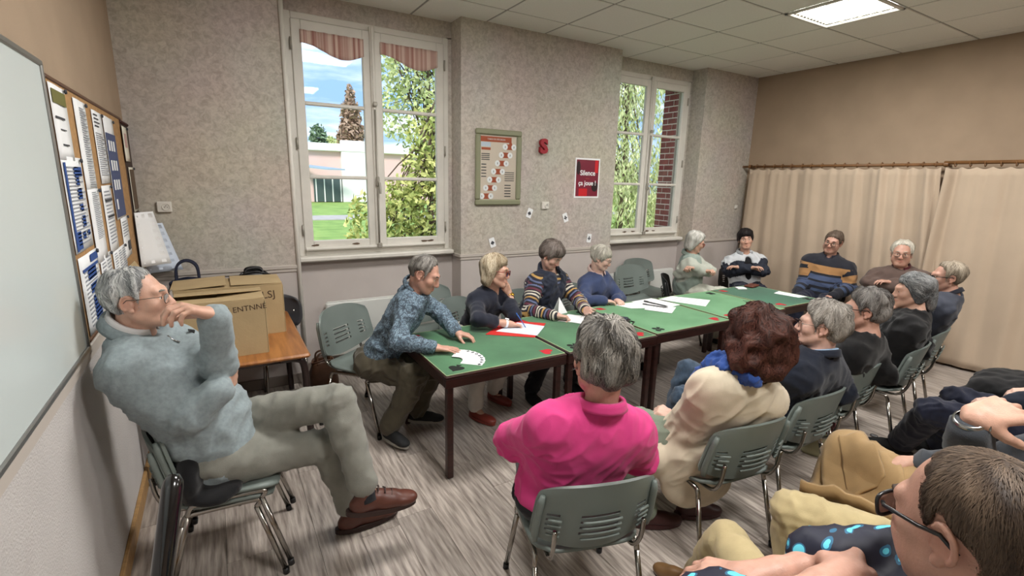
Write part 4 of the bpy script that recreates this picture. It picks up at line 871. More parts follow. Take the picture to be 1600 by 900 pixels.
def qmesh(name, V, Q, m, parent, attrs=None, mats=None, midx=None, kind=None):
    me = D.meshes.new(name); n = len(Q); me.vertices.add(len(V)); me.vertices.foreach_set('co', np.asarray(V,np.float32).ravel()); k = Q.shape[1]
    me.loops.add(k*n); me.polygons.add(n); me.loops.foreach_set('vertex_index', Q.astype(np.int32).ravel()); me.polygons.foreach_set('loop_start', np.arange(0,k*n,k,dtype=np.int32))
    me.polygons.foreach_set('use_smooth', np.ones(n,bool)); me.materials.append(m)
    for an, av in (attrs or {}).items(): at = me.attributes.new(an,'FLOAT','POINT'); at.data.foreach_set('value', np.asarray(av,np.float32))
    me.update(calc_edges=True); return link(name, me, parent, None, kind)
# ---- materials for people
def attr_ramp(t, aname, stops, const=True, scale=1.0):
    a = t.nodes.new('ShaderNodeAttribute'); a.attribute_name = aname; r = t.nodes.new('ShaderNodeValToRGB'); r.color_ramp.interpolation = 'CONSTANT' if const else 'LINEAR'
    src = a.outputs['Fac']
    if scale != 1.0:
        mm = t.nodes.new('ShaderNodeMath'); mm.operation = 'MULTIPLY'; mm.inputs[1].default_value = scale; t.links.new(src, mm.inputs[0]); fr = t.nodes.new('ShaderNodeMath'); fr.operation = 'FRACT'; t.links.new(mm.outputs[0], fr.inputs[0]); src = fr.outputs[0]
    t.links.new(src, r.inputs['Fac']); els = r.color_ramp.elements
    els[0].position = stops[0][0]; els[0].color = stops[0][1]+(1,); els[1].position = stops[1][0]; els[1].color = stops[1][1]+(1,)
    for p, c in stops[2:]: e_ = els.new(p); e_.color = c+(1,)
    return r
def skin_mat(name, c):
    m = mat(name, c, .48, var=.07, vscale=35, bump=.12, bscale=220, sss=.12); t = m.node_tree; b = t.nodes['Principled BSDF']
    src = b.inputs['Base Color'].links[0].from_socket; r = attr_ramp(t, 'blush', [(0,(1,1,1)),(1,(.88,.60,.56))], False); mx = t.nodes.new('ShaderNodeMix'); mx.data_type = 'RGBA'; mx.blend_type = 'MULTIPLY'; mx.inputs['Factor'].default_value = 1
    t.links.new(src, mx.inputs['A']); t.links.new(r.outputs['Color'], mx.inputs['B']); t.links.new(mx.outputs['Result'], b.inputs['Base Color']); return m
def stripe_mat(name, stops, scale, rough=.85):
    m = mat(name, (.5,.5,.5), rough, bump=.2, bscale=260, sheen=.15); t = m.node_tree; r = attr_ramp(t, 'along', stops, True, scale); t.links.new(r.outputs['Color'], t.nodes['Principled BSDF'].inputs['Base Color']); return m
def cloth(name, c, rough=.88, var=.07, bs=320, bump=.22, sheen=.15, vs_=14, col2=None): return mat(name, c, rough, var=var, vscale=vs_, bump=bump, bscale=bs, sheen=sheen, spec=.25, col2=col2)
def hair_mat(name, c0, c1):
    m = mat(name, c0, .55, spec=.25); t = m.node_tree; b = t.nodes['Principled BSDF']; r = attr_ramp(t, 'shade', [(0,c0),(1,c1)], False); t.links.new(r.outputs['Color'], b.inputs['Base Color'])
    return m
def floral():
    m = mat('patterned_shirt', (.2,.2,.2), .8, bump=.1, bscale=300); t = m.node_tree; b = t.nodes['Principled BSDF']; L = t.links.new; co = t.nodes.new('ShaderNodeTexCoord')
    n = t.nodes.new('ShaderNodeTexNoise'); n.inputs['Scale'].default_value = 26; n.inputs['Detail'].default_value = 3; n.inputs['Distortion'].default_value = 2.2; L(co.outputs['Object'], n.inputs['Vector'])
    r = t.nodes.new('ShaderNodeValToRGB'); r.color_ramp.interpolation = 'CONSTANT'; e_ = r.color_ramp.elements; e_[0].position = 0; e_[0].color = srgb(66,78,90)+(1,); e_[1].position = .47; e_[1].color = srgb(88,108,124)+(1,)
    q = e_.new(.55); q.color = srgb(128,150,164)+(1,); q = e_.new(.62); q.color = srgb(70,82,96)+(1,); L(n.outputs['Fac'], r.inputs['Fac']); L(r.outputs['Color'], b.inputs['Base Color']); return m
def leaves_print():
    m = mat('leaf_print_shirt', (.01,.01,.03), .6); t = m.node_tree; b = t.nodes['Principled BSDF']; L = t.links.new; co = t.nodes.new('ShaderNodeTexCoord'); mp_ = t.nodes.new('ShaderNodeMapping'); mp_.inputs['Scale'].default_value = (6.5,21,21); mp_.inputs['Rotation'].default_value = (.2,.25,.9)
    v = t.nodes.new('ShaderNodeTexVoronoi'); v.inputs['Scale'].default_value = 1.25; L(co.outputs['Object'], mp_.inputs['Vector']); L(mp_.outputs['Vector'], v.inputs['Vector'])
    r = t.nodes.new('ShaderNodeValToRGB'); r.color_ramp.interpolation = 'CONSTANT'; e_ = r.color_ramp.elements; e_[0].position = 0; e_[0].color = srgb(96,206,230)+(1,); e_[1].position = .30; e_[1].color = srgb(36,96,130)+(1,); q = e_.new(.36); q.color = srgb(18,22,44)+(1,)
    L(v.outputs['Distance'], r.inputs['Fac']); L(r.outputs['Color'], b.inputs['Base Color']); return m
SK = {'tan': skin_mat('skin_tan', srgb(200,158,138)), 'pink': skin_mat('skin_pink', srgb(206,166,150)), 'ruddy': skin_mat('skin_ruddy', srgb(190,146,128)), 'pale': skin_mat('skin_pale', srgb(212,176,160))}
M_eyew = mat('eye_white', srgb(226,220,212), .2); M_iris = mat('eye_iris', srgb(60,48,40), .15)
M_lens = glass_mat(); M_lens.name = 'spectacle_lens'
# ---- head
HEADP = dict(nose=1.0, jaw=1.0, fat=0.0, nasy=0)
def head_prims(T, s, hp):
    n = hp['nose']; j = hp['jaw']; f = hp['fat']; E = lambda c, r, k, op='u': ell(T(c), np.array(r)*s, T.R, k*s, op); K = lambda a, b, ra, rb, k, op='u': cone(T(a), T(b), ra*s, rb*s, k*s, op)
    P = [E((0,-.018,.030),(.076,.096,.088),.02), E((0,.028,-.022),(.064+.004*f,.064,.080),.03), E((0,.038,-.074),(.050*j,.046,.036),.03), E((0,.073,-.099),(.025*j,.020,.019),.02)]
    for q in (-1,1):
        P += [K((q*.056*j,.004,-.058),(q*.022,.066,-.098),.018,.016,.025), E((q*.043,.060,-.026),(.024+.004*f,.024,.024),.025), K((q*.040,.074,.026),(q*.012,.086,.022),.012,.012,.02)]
        P += [E((q*.033,.099,.002),(.020,.018,.0125),.010,'s'), E((q*.032,.0735,.002),(.0165,.0165,.0150),.005), E((q*.033,.0885,-.0005),(.0125,.010,.0042),.004,'s')]
        P += [E((q*.078,-.013,-.006),(.007,.019,.030),.005), E((q*.082,-.004,-.033),(.008,.010,.011),.004)]
        rim = [(q*(.083+.004*math.sin(a_)), -.014-.0185*math.sin(a_), -.002+.029*math.cos(a_)) for a_ in np.linspace(-.75,2.7,9)]
        P += [K(rim[k_],rim[k_+1],.0048,.0048,.003) for k_ in range(8)]+[E((q*.090,-.008,-.004),(.009,.009,.016),.003,'s'), E((q*.080,.001,-.010),(.007,.005,.009),.004)]
        P += [E((q*.013*n,.100,-.038),(.0095*n,.011,.009),.008)]
        if f > .4: P += [E((q*.050,.042,-.060),(.024,.028,.028),.03)]
    P += [K((0,.088,.012),(0,.106*(.6+.4*n),-.032),.0095,.0130*n,.012), E((0,.101*(.7+.3*n),-.037),(.013*n,.012,.010),.01)]
    P += [K((-.023,.086,-.066),(0,.0955,-.0615),.0042,.0055,.006), K((0,.0955,-.0615),(.023,.086,-.066),.0055,.0042,.006), K((-.018,.088,-.0745),(0,.0955,-.0765),.0045,.007,.006), K((0,.0955,-.0765),(.018,.088,-.0745),.007,.0045,.006), K((-.024,.091,-.0688),(.024,.091,-.0688),.0018,.0018,.003,'s')]
    if f > .4: P += [E((0,.03,-.105),(.05,.05,.03),.03)]
    return P
def zline(kind, y, x):
    if kind == 'crop':   ys, zs_ = [-.13,-.075,-.045,-.028,-.012,.006,.014,.030,.045,.062,.075,.13],[-.085,-.085,-.070,-.03,.030,.032,-.012,-.002,.050,.066,.080,.084]
    elif kind == 'far':    ys, zs_ = [-.13,-.075,-.045,-.030,-.016,.000,.006,.016,.024,.034,.044,.13],[-.085,-.085,-.070,-.03,.040,.042,-.010,.010,.075,.098,.108,.116]
    elif kind == 'nape':   ys, zs_ = [-.13,-.075,-.045,-.028,-.012,.006,.014,.030,.045,.062,.075,.13],[-.108,-.108,-.090,-.04,.030,.032,-.012,-.002,.050,.066,.080,.084]
    elif kind == 'recede': ys, zs_ = [-.13,-.075,-.045,-.028,-.012,.006,.014,.026,.034,.045,.055,.13],[-.085,-.085,-.070,-.03,.030,.032,-.020,.000,.070,.094,.104,.112]
    elif kind == 'fringe': ys, zs_ = [-.13,-.07,-.04,-.02,.0,.012,.028,.040,.06,.08,.13],[-.105,-.105,-.095,-.06,.0,-.02,-.035,.0,.03,.035,.034]
    elif kind == 'bob': ys, zs_ = [-.13,-.06,-.035,-.012,.012,.035,.055,.075,.13],[-.14,-.14,-.13,-.10,-.03,.015,.052,.068,.074]
    else: ys, zs_ = [-.13,-.06,-.03,.0,.02,.045,.06,.075,.13],[-.20,-.20,-.18,-.14,-.08,.0,.05,.066,.074]
    return np.interp(y, ys, zs_)
HAIRS = {  # (cut line, thickness, extra volumes (centre, radii) in head units, strand length, flow, curl)
 'crop':('crop',.013,[],.045,0), 'full':('nape',.020,[((0,-.03,.075),(.080,.100,.065)),((0,-.07,.0),(.072,.055,.075))],.07,.3), 'swept':('recede',.017,[((0,-.045,.060),(.082,.092,.068))],.07,.25),
 'buzz':('far',.006,[],.016,0), 'thin':('recede',.011,[],.045,.1),
 'fringe':('fringe',.020,[((0,.0,.075),(.082,.100,.060)),((0,-.06,-.01),(.082,.060,.085))],.075,.15),
 'shortwave':('fringe',.016,[((0,-.03,.05),(.086,.100,.078))],.055,.6),
 'bob':('bob',.020,[((.068,-.030,-.045),(.026,.048,.085)),((-.068,-.030,-.045),(.026,.048,.085)),((0,-.07,-.05),(.080,.045,.085)),((0,-.02,.065),(.084,.102,.066))],.11,.2),
 'curly':('bob',.030,[((0,-.03,.07),(.108,.112,.085)),((0,-.065,-.03),(.112,.080,.095)),((.075,-.01,-.03),(.045,.07,.08)),((-.075,-.01,-.03),(.045,.07,.08)),((0,-.06,-.09),(.085,.06,.06))],.085,1.15),
 'ponytail':('bob',.020,[((0,-.03,.06),(.088,.108,.076)),((.0,-.115,-.02),(.035,.04,.05)),((.0,-.125,-.09),(.042,.035,.09)),((.066,-.02,-.03),(.022,.05,.055)),((-.066,-.02,-.03),(.022,.05,.055))],.13,.08)}
def smax_(a, b, k): h = np.maximum(k-np.abs(a-b),0); return np.maximum(a,b)+h*h/(4*k)
class Frame:
    def __init__(s, o, R, sc): s.o = np.array(o,float); s.R = np.array(R,float); s.s = sc
    def __call__(s, p): return s.o+s.R@(np.array(p,float)*s.s)
    def inv(s, P): return ((P-s.o)@s.R)/s.s
def headR(yaw, pitch, roll):
    y, p, r = map(math.radians,(yaw-90,pitch,roll)); return rotz(y)@rotx(p)@roty(r)
def make_hair(kind, T, s, m, parent, h, nstr, seed, wid=.0016, spread=1.0):
    cut, th, extra, slen, curl = HAIRS[kind]; R = np.random.RandomState(seed)
    pr = [ell(T((0,-.018,.030)), (np.array((.076,.096,.088))+th)*s, T.R, .02*s), ell(T((0,.012,.0)), (np.array((.067,.072,.085))+th*.6)*s, T.R, .03*s)]
    pr += [ell(T(c), np.array(r)*s, T.R, .03*s) for c, r in extra]
    d, ax = field(pr, h, pad=.05); X, Y, Z = np.meshgrid(*ax, indexing='ij'); P = T.inv(np.stack([X.ravel(),Y.ravel(),Z.ravel()],1))
    zl = zline(cut, P[:,1]+.004*np.sin(P[:,0]*260+seed), P[:,0]); c = (zl-P[:,2])*.75*s
    ear = (np.sqrt((P[:,1]+.012)**2+(P[:,2]+.012)**2)-.038)*s if cut in ('crop','recede','nape','far') else None
    face = -(np.sqrt((P[:,0]/.060)**2+((P[:,1]-.115)/.062)**2+((P[:,2]+.035)/(.098 if cut in ('bob','fringe') else .080))**2)-1)*.05*s
    dd = smax_(d.ravel()+.75*th*s*np.exp(np.minimum(c,0)/(.016*s)), c, .006*s); dd = smax_(dd, face, .008*s)
    if ear is not None: dd = np.where(np.abs(P[:,0]) > .05, smax_(dd, -ear, .006*s), dd)
    ang = np.arctan2(P[:,0],-P[:,1]); g = vnoise(np.stack([ang*6, P[:,2]*16+P[:,1]*14, np.zeros(len(P))],1)+seed)-.5; g2 = vnoise(P*(24 if curl > 1 else 26)+seed)-.5
    amp = .003 if kind == 'buzz' else (.024 if kind in ('full','curly') else .014); dd = (dd-(g*amp+g2*amp*(1+1.4*(curl > 1)))*s*(1-np.exp(np.minimum(c,0)/(.030*s)))).reshape(d.shape).astype(np.float32)
    V, Q = nets(dd, ax, 1)
    if not len(V): return
    L_ = T.inv(V); sh = np.clip(.35+.5*(vnoise(np.stack([np.arctan2(L_[:,0],-L_[:,1])*14, L_[:,2]*14, L_[:,0]*0],1)+seed)-.5)*2,0,1)
    hob = qmesh('hair', V-parent['o'], Q, m, parent['e'], {'shade': sh})
    if not nstr: return hob
    # strands: short ribbons that follow the surface from the crown outwards
    pick = R.choice(len(Q), nstr); wq = R.dirichlet((1,1,1,1), nstr); S_ = np.einsum('nk,nkc->nc', wq, V[Q[pick]]); N_ = gradn(dd,ax,S_); Ls = T.inv(S_)
    crown = np.array((0,-.055,.125)); F = Ls-crown; F[:,2] -= .05; F[:,1] -= .25*np.maximum(0,Ls[:,1]) if kind in ('swept','thin','full','crop','ponytail') else 0
    if kind == 'ponytail': F = np.where((Ls[:,1] > -.09)[:,None], np.array((0,-.12,-.01))-Ls, np.array((0,0,-1.))+0*Ls)
    F = F/np.linalg.norm(F,axis=1)[:,None]+R.normal(size=F.shape)*(.13+.28*curl)*spread; dirw = F@T.R.T; P0 = S_.copy(); seg = 5; step = slen*s/seg*R.uniform(.6,1.3,nstr); pts = []; nn = []
    for k in range(seg+1):
        pts.append(P0.copy()); nn.append(N_.copy()); dirw = dirw+R.normal(size=dirw.shape)*.055*(1+2.6*curl); t_ = dirw-N_*np.sum(dirw*N_,1)[:,None]; t_ /= np.linalg.norm(t_,axis=1)[:,None]+1e-9; dirw = t_*.7+dirw*.3
        P0 = P0+t_*step[:,None]; N_ = gradn(dd,ax,P0); P0 = P0-N_*np.clip(sample(dd,ax,P0)-(.0012+.003*curl*.5+.0015*k/seg)*s,-.02,.02)[:,None]*.8
    pts = np.array(pts); nn = np.array(nn); tg = np.gradient(pts,axis=0); sd = np.cross(tg,nn); sd /= np.linalg.norm(sd,axis=2)[...,None]+1e-9
    wd = (wid*s*np.linspace(1,.35,seg+1))[:,None,None]*R.uniform(.7,1.4,(1,nstr,1)); lift = nn*.0008*s
    A = pts+sd*wd+lift; B = pts-sd*wd+lift; VV = np.stack([A,B],2).transpose(1,0,2,3).reshape(-1,3); base = np.arange(nstr)[:,None]*(2*(seg+1)); q = np.array([[2*k,2*k+1,2*k+3,2*k+2] for k in range(seg)]); QQ = (base[:,None,:]+q[None]).reshape(-1,4)
    Lk = T.inv(S_); ck = vnoise(np.stack([np.arctan2(Lk[:,0],-Lk[:,1])*5+Lk[:,2]*9, Lk[:,2]*13, Lk[:,1]*13],1)+seed*1.7); sh = np.repeat(np.clip(1.5*(ck-.5)+.5+R.normal(size=nstr)*.18,0,1), 2*(seg+1)); qmesh('hair_strands', VV-parent['o'], QQ, m, parent['e'], {'shade': sh}, kind='stuff')
    return hob
# ---- hands
CURL = {'flat':((.06,.08,.05),.25,.55), 'relax':((.35,.50,.30),.10,.6), 'grip':((.85,1.0,.6),.05,.35), 'pen':((.70,.85,.45),.04,.15), 'chin':((.75,1.05,.55),.06,.5), 'droop':((.55,.75,.45),.12,.5)}
def hand_prims(w, d, n, side, s, pose):
    d = nrm(d); n = np.array(n,float); n = nrm(n-d*(n@d)); t = np.cross(d,n)*(1 if side == 'R' else -1); cu, spr, tho = CURL[pose]; P = []; ends = []
    for k, (o, L_, r) in enumerate(((.030,.074,.0090),(.010,.082,.0092),(-.011,.075,.0088),(-.031,.060,.0078))):
        kn = w+d*(.094-.004*abs(k-1)-.004*(k == 3))*s+t*o*s; P.append(cone(w+t*o*.55*s+d*.012*s, kn, .0145*s, .0115*s, .012*s)); dd = nrm(d+t*spr*(o/.03)); p = kn; ang = 0
        for q, fr in enumerate((.45,.31,.24)):
            ang += cu[q]*(1+.08*k); v = dd*math.cos(ang)+n*math.sin(ang); e_ = p+v*L_*fr*s; P.append(cone(p, e_, r*(1.08-.12*q)*s, r*(.97-.13*q)*s, .004*s)); p = e_
        ends.append(p)
    b0 = w+d*.022*s+t*.020*s+n*.006*s; b1 = b0+nrm(d*.75+t*.75+n*tho)*.046*s; b2 = b1+nrm(d*.95+t*.25+n*(tho+.1))*.032*s; b3 = b2+nrm(d+t*.0+n*(tho+.3))*.026*s
    P += [cone(b0,b1,.0175*s,.0125*s,.012*s), cone(b1,b2,.0122*s,.0105*s,.004*s), cone(b2,b3,.0105*s,.0085*s,.004*s), ell(w+d*.05*s+n*.008*s,(.020*s,.038*s,.012*s),np.stack([np.cross(d,n),d,n],1),.012*s)]
    return P
SHOE = {}
def person(name, J, label, body, hair, head, top, legs, hands, S=1.05, W=1.12, HS=1.12, HW=1.0, group=None, res=(.011,.0055), n_str=700, seed=1, glasses=None, belly=0, hp=None, extras=None, brow=None, shoes=None, strw=.0016, gh=.0095, hsc=1.0):
    J = {k: np.array(v,float) for k, v in J.items()}; _u = nrm(J['neck']-J['hip']); J['neck'] = J['neck']+_u*.022*S
    for q in ('SL','SR'): J[q] = J[q]+(J['neck']-J[q])*.16-_u*.058*S
    for s_ in 'LR':
        for a, b, mx in (('S','E',.345),('E','W',.30)):
            v = J[b+s_]-J[a+s_]; l = np.linalg.norm(v)
            if l > mx*S: J[b+s_] = J[a+s_]+v/l*mx*S
    if 'HLx' in J: J['HL'] = J['HLx']
    root = thing('person', label, 'person', (J['hip'][0],J['hip'][1],0), 0, group); o = np.array([J['hip'][0],J['hip'][1],0.]); par = dict(e=root,o=o)
    H, N = J['hip'], J['neck']; u = nrm(N-H); r = nrm(J['SR']-J['SL']); r = nrm(r-u*(r@u)); f = np.cross(u,r); R3 = np.stack([r,f,u],1); Lt = np.linalg.norm(N-H)
    hr = nrm(J['HR']-J['HL']); hf = np.cross(np.array([0,0,1.]),hr); RH = np.stack([hr,hf,[0,0,1.]],1)
    T = Frame(J['head'], headR(*head)@np.diag([HW,1,1]), HS); T.R = headR(*head)
    g = W
    gl = 1+(g-1)*.55; gd = 1+(g-1)*.5; ls = Lt/.5
    def torso(t, k=.05, low=True):
        P = [ell(N-u*.17*ls+f*.010,(.150*g+t,.105*gd+t,.150*ls+t),R3,k), ell(N-u*.34*ls+f*(.015+.03*belly),(.138*g+.03*belly+t,.102*gd+.05*belly+t,.155*ls+t),R3,k)]
        for q, s_ in ((-1,'SL'),(1,'SR')):
            a = J[s_]; P += [cone(a-u*.05*S-r*q*.012, N-u*.20*ls+r*q*.10*g, .050*gl+t, .062*gl+t, .06), cone(a-r*q*.005, N-u*.06*S+r*q*.03, .046*gl+t, .056*gl+t, k), cone(N+u*.012*S+r*q*.030, a-r*q*.03+u*.016, .030+t*.8, .034*gl+t*.8, .05),
                  cone(N-u*.12*ls+r*q*.088*g, H+u*.14+r*q*.075*g, .074*gd+t, .080*gd+t, k), cone(N-u*.07-r*q*-.05*g+f*.05,N-u*.17*ls+r*q*.06*g+f*.065,.05*gl+t,.055*gl+t,k)]
        if low: P.append(ell(H+u*.03,(.155*g+.02*belly+t,.115*gd+.03*belly+t,.120+t),R3,k))
        return P
    def arm(s_, t, frac=1.0, k=.022, flare=0, base=1.0):
        a, e_, w_ = J['S'+s_], J['E'+s_], J['W'+s_]; b_ = base; P = [cone(a, e_, .050*gl*b_+t, .041*gl*b_+t, .075)]
        if frac > 0: P.append(cone(e_, e_+(w_-e_)*frac, .041*gl*b_+t, (.041+(.028-.041)*frac)*gl*b_+t+flare, k))
        return P
    def leg(s_, t, frac=1.0, k=.05, cuff=0):
        a, kn, an = J['H'+s_], J['K'+s_], J['A'+s_]; m_ = a+(kn-a)*.12+np.array([0,0,-.0]); P = [cone(m_, kn, .084*gl+t, .058*gl+t, k)]
        e_ = kn+(an-kn)*frac; P.append(cone(kn, e_, .056*gl+t, .040*gl+t+cuff, .03)); P.append(cone(kn+(an-kn)*.2,kn+(an-kn)*.45,.052*gl+t,.048*gl+t,.04)); return P
    # body
    B = torso(-.012); hz = []
    for s_ in 'LR':
        B += arm(s_, -.007, 1.0, base=.94); B += leg(s_, -.012); B.append(cone(J['A'+s_], J['A'+s_]+np.array([0,0,-.052])+nrm(np.append(shoes_dir(J,s_,shoes),0))*.09, .032, .020, .02))
        hd = hands[0 if s_ == 'R' else 1]; fw = nrm(J['W'+s_]-J['E'+s_]); d_ = fw if hd[0] is None else np.array(hd[0],float); HP = hand_prims(J['W'+s_], d_, hd[1], s_, S*hsc, hd[2]); B += HP
        B.append(cone(J['W'+s_]-fw*.05*S, J['W'+s_]+nrm(d_)*.02*S, .030*g**.5, .025*g**.5, .02)); hz.append((np.min([p[1] for p in HP],0),np.max([p[2] for p in HP],0)))
    B.append(cone(T((0,-.030,-.055)), N-u*.03*S, .053*HS, .056*gl, .035)); B.append(cone(T((0,.008,-.10)), N+f*.035-u*.05, .036*HS, .040, .03))
    B += head_prims(T, HS, dict(HEADP, **(hp or {})))
    hl, hh = T.o-.135*HS, T.o+.135*HS; fine = tuple([(hl[i],hh[i],res[1])]+[(a[i]-.005,b[i]+.005,res[1]*1.05) for a, b in hz] for i in range(3))
    d, ax = field(B, res[0], fine); V, Q = nets(d, ax, 1)
    L_ = T.inv(V); bl = np.exp(-((L_[:,0]/.024)**2+((L_[:,1]-.093)/.022)**2+((L_[:,2]+.069)/.0095)**2))*.95+.35*np.exp(-((np.abs(L_[:,0])-.045)**2+(L_[:,1]-.07)**2+(L_[:,2]+.035)**2)/.02**2)+.45*np.exp(-((L_[:,0])**2+(L_[:,1]-.115)**2+(L_[:,2]+.035)**2)/.018**2)+.35*np.exp(-((np.abs(L_[:,0])-.08)**2+(L_[:,1]+.012)**2+(L_[:,2]+.005)**2)/.03**2)
    qmesh('body', V-o, Q, SK[body], root, {'blush': np.clip(bl,0,1)})
    # eyes, brows
    for q in (-1,1):
        b = MB(); n_ = 10
        pr_ = [(.0128*math.sin(PI*k/12), -.0128*math.cos(PI*k/12)) for k in range(13)]
        b.lathe([(max(a_,1e-4)*HS, z_*HS) for a_, z_ in pr_], (0,0,0), n_); b.m = [1 if i//n_ >= 10 else 0 for i in range(len(b.f))]
        b.v = [tuple(T((q*.032,.0755,.001))-o+T.R@(rotx(-PI/2-.12)@np.array(p))) for p in b.v]; b.build('eye', [M_eyew,M_iris], root, smooth=True)
        if brow is not None: b = MB(); b.tube([T(p)-o for p in ((q*.050,.077,.024),(q*.036,.0915,.030),(q*.016,.0965,.026))],[.0025*HS,.0042*HS,.0032*HS],6,flat=.8); b.build('eyebrow', brow, root, smooth=True)
    if hair: make_hair(hair[0], T, HS, hair[1], par, res[1]*1.05, n_str, seed, strw)
    if glasses:
        gm, gw, gh, gr = glasses; gmb = MB()
        for q in (-1,1):
            rim = [(q*.034+gw*math.copysign(abs(math.cos(a))**.55,math.cos(a)), .1045-.06*abs(q*.034+gw*math.cos(a))**1.4*1.6, -.004+gh*math.copysign(abs(math.sin(a))**.6,math.sin(a))) for a in np.linspace(0,2*PI,25)[:-1]]
            gmb.tube([T(p)-o for p in rim], gr*HS, 6, closed=True)
            gmb.tube([T(p)-o for p in ((q*(.034+gw),.092,.008),(q*.073,.080,.010),(q*.084,.02,.010),(q*.085,-.012,.012),(q*.083,-.034,-.008))], gr*HS*1.05, 6)
        gmb.tube([T(p)-o for p in ((-.034+gw,.1005,.002),(0,.106,.005),(.034-gw,.1005,.002))], gr*HS, 6); go = gmb.build('glasses', gm, root, smooth=True)
        for q in (-1,1):
            rim = [T((q*.034+gw*.97*math.copysign(abs(math.cos(a))**.55,math.cos(a)), .1040-.06*abs(q*.034+gw*math.cos(a))**1.4*1.6, -.004+gh*.97*math.copysign(abs(math.sin(a))**.6,math.sin(a))))-o for a in np.linspace(0,2*PI,25)[:-1]]
            b = MB(); b.poly(rim, .0012, T.R[:,1]); b.build('lens', M_lens, go)
    # clothes
    def along(V, arms=True):
        best = ((N-V)@u); dmin = np.full(len(V), .135*g); part = np.zeros(len(V))
        for s_ in 'LR':
            a, e_, w_ = J['S'+s_], J['E'+s_], J['W'+s_]; l1 = np.linalg.norm(e_-a); l2 = np.linalg.norm(w_-e_)
            for p0, p1, l0, l in ((a,e_,0,l1),(e_,w_,l1,l2)):
                t = np.clip(((V-p0)@(p1-p0))/l**2,0,1.15); dist = np.linalg.norm(V-p0-t[:,None]*(p1-p0),axis=1); m = (dist < dmin)&(dist < .085*g)&((t > .18)|(l0 > 0)); dmin = np.where(m,dist,dmin); best = np.where(m, l0+t*l, best); part = np.where(m,1,part)
        return best, part
    def folds(V, d, ax, amp, sc):
        Nn = gradn(d, ax, V); q1 = V@headR(90+31*seed,20,35); q2 = V@headR(90+77*seed,-25,-40); w1 = vnoise(q1*np.array((6,21,11))*sc+seed*3.1); w2 = vnoise(q2*np.array((23,7,12))*sc+seed)
        ridge = 1.25*(1-np.abs(2*w1-1))**1.7+.9*(1-np.abs(2*w2-1))**1.7-.32; wgt = np.full(len(V), .75)
        for jn in ('EL','ER','KL','KR','SL','SR','HL','HR'): wgt += .9*np.exp(-(np.linalg.norm(V-J[jn],axis=1)/.11)**2)
        wgt += .5*np.exp(-(((V-N)@u+Lt*.75)/.12)**2)
        for a, e_, w_ in (('SL','EL','WL'),('SR','ER','WR'),('HL','KL','AL'),('HR','KR','AR')):
            for p0, p1 in ((J[a],J[e_]),(J[w_],J[e_])):
                ax_ = nrm(p1-p0); t = (V-p1)@ax_; dist = np.linalg.norm(V-p1-t[:,None]*ax_,axis=1); ridge = ridge+np.sin(t*2*PI/.048+5*vnoise(V*11+seed)+2*w1)*.14*np.exp(-(t/.09)**2)*(dist < .13)
        return V+Nn*((np.sign(ridge-.62)*np.abs(ridge-.62)**.9)*wgt*amp*1.35)[:,None]
    def garment(nm, prims, m, amp=.006, sc=1.0, h=None, st=None):
        h = h or gh
        d, ax = field(prims, h); V, Q = nets(d, ax, 1); V = folds(V, d, ax, amp, sc); al, pt = along(V); env['fld'] = (d, ax); return qmesh(nm, V-o, Q, m, root, {'along': al+.5, 'part': pt})
    env = {}; env.update(J=J,N=N,H=H,u=u,r=r,f=f,R3=R3,Lt=Lt,T=T,o=o,root=root,S=S,W=W,HS=HS,torso=torso,arm=arm,leg=leg,garment=garment,RH=RH,g=g,gl=gl)
    top(env); legs(env)
    for s_ in 'LR':
        if shoes: make_shoe(env, s_, shoes)
    if extras: extras(env)
    return root
def shoes_dir(J, s_, shoes):
    if shoes and len(shoes) > 4 and shoes[4].get(s_) is not None: return np.array(shoes[4][s_],float)[:2]
    k = (J['K'+s_]-J['H'+s_])[:2]; return k/np.linalg.norm(k)
def make_shoe(E, s_, sp):
    m, ms, low, lace = sp[:4]; J, o = E['J'], E['o']; S = E['S']*(sp[4].get('sc',1) if len(sp) > 4 else 1); A = J['A'+s_]; dv = shoes_dir(J, s_, sp); pitch = (sp[4].get('p'+s_,0) if len(sp) > 4 else 0)
    d = np.array([dv[0],dv[1],0]); d = nrm(d); side = np.cross(d,(0,0,1)); up = np.array([0,0,1.]); d, up = nrm(d*math.cos(pitch)+up*math.sin(pitch)), nrm(up*math.cos(pitch)-d*math.sin(pitch)); R = np.stack([side,d,up],1)
    fl = A-up*.085*S if not (len(sp) > 4 and sp[4].get('float'+s_)) else A-up*.085*S
    q = lambda a, b, c: fl+(side*a+d*b+up*c)*S
    P = [ell(q(0,-.012,.035),(.036*S,.050*S,.034*S),R,.03), ell(q(0,.085,.030),(.042*S,.075*S,.030*S),R,.04), ell(q(.0,.15,.028),(.040*S,.052*S,.026*S),R,.03)]
    if not low: P += [cone(q(0,.0,.06),q(0,-.005,.088),.038*S,.036*S,.03), cone(q(0,.05,.055),q(0,.10,.045),.030*S,.028*S,.03)]
    else: P += [cone(q(0,-.035,.05),q(0,-.04,.06),.022*S,.02*S,.02)]
    dd, ax = field(P, .007); V, Q = nets(dd, ax, 1); h_ = (V-fl)@up; V = V+up[None]*np.maximum(0,.012*S-h_)[:,None]; so = qmesh('shoe', V-o, Q, m, E['root'])
    out = [q(.040*math.sin(t)*(1.08-.05*math.cos(t)), .062+.135*-math.cos(t), .0) for t in np.linspace(0,2*PI,29)[:-1]]; b = MB(); b.poly([p-o for p in out][::-1], .020*S, up); b.build('sole', ms, so)
    if lace is not None:
        for k in range(4): b = MB(); z_ = .094-.012*k; y_ = .042+.026*k; b.tube([q(-.022,y_,z_-.004)-o,q(0,y_+.004,z_+.006)-o,q(.022,y_,z_-.004)-o],.0028*S,6); b.build('lace', lace, so, smooth=True)
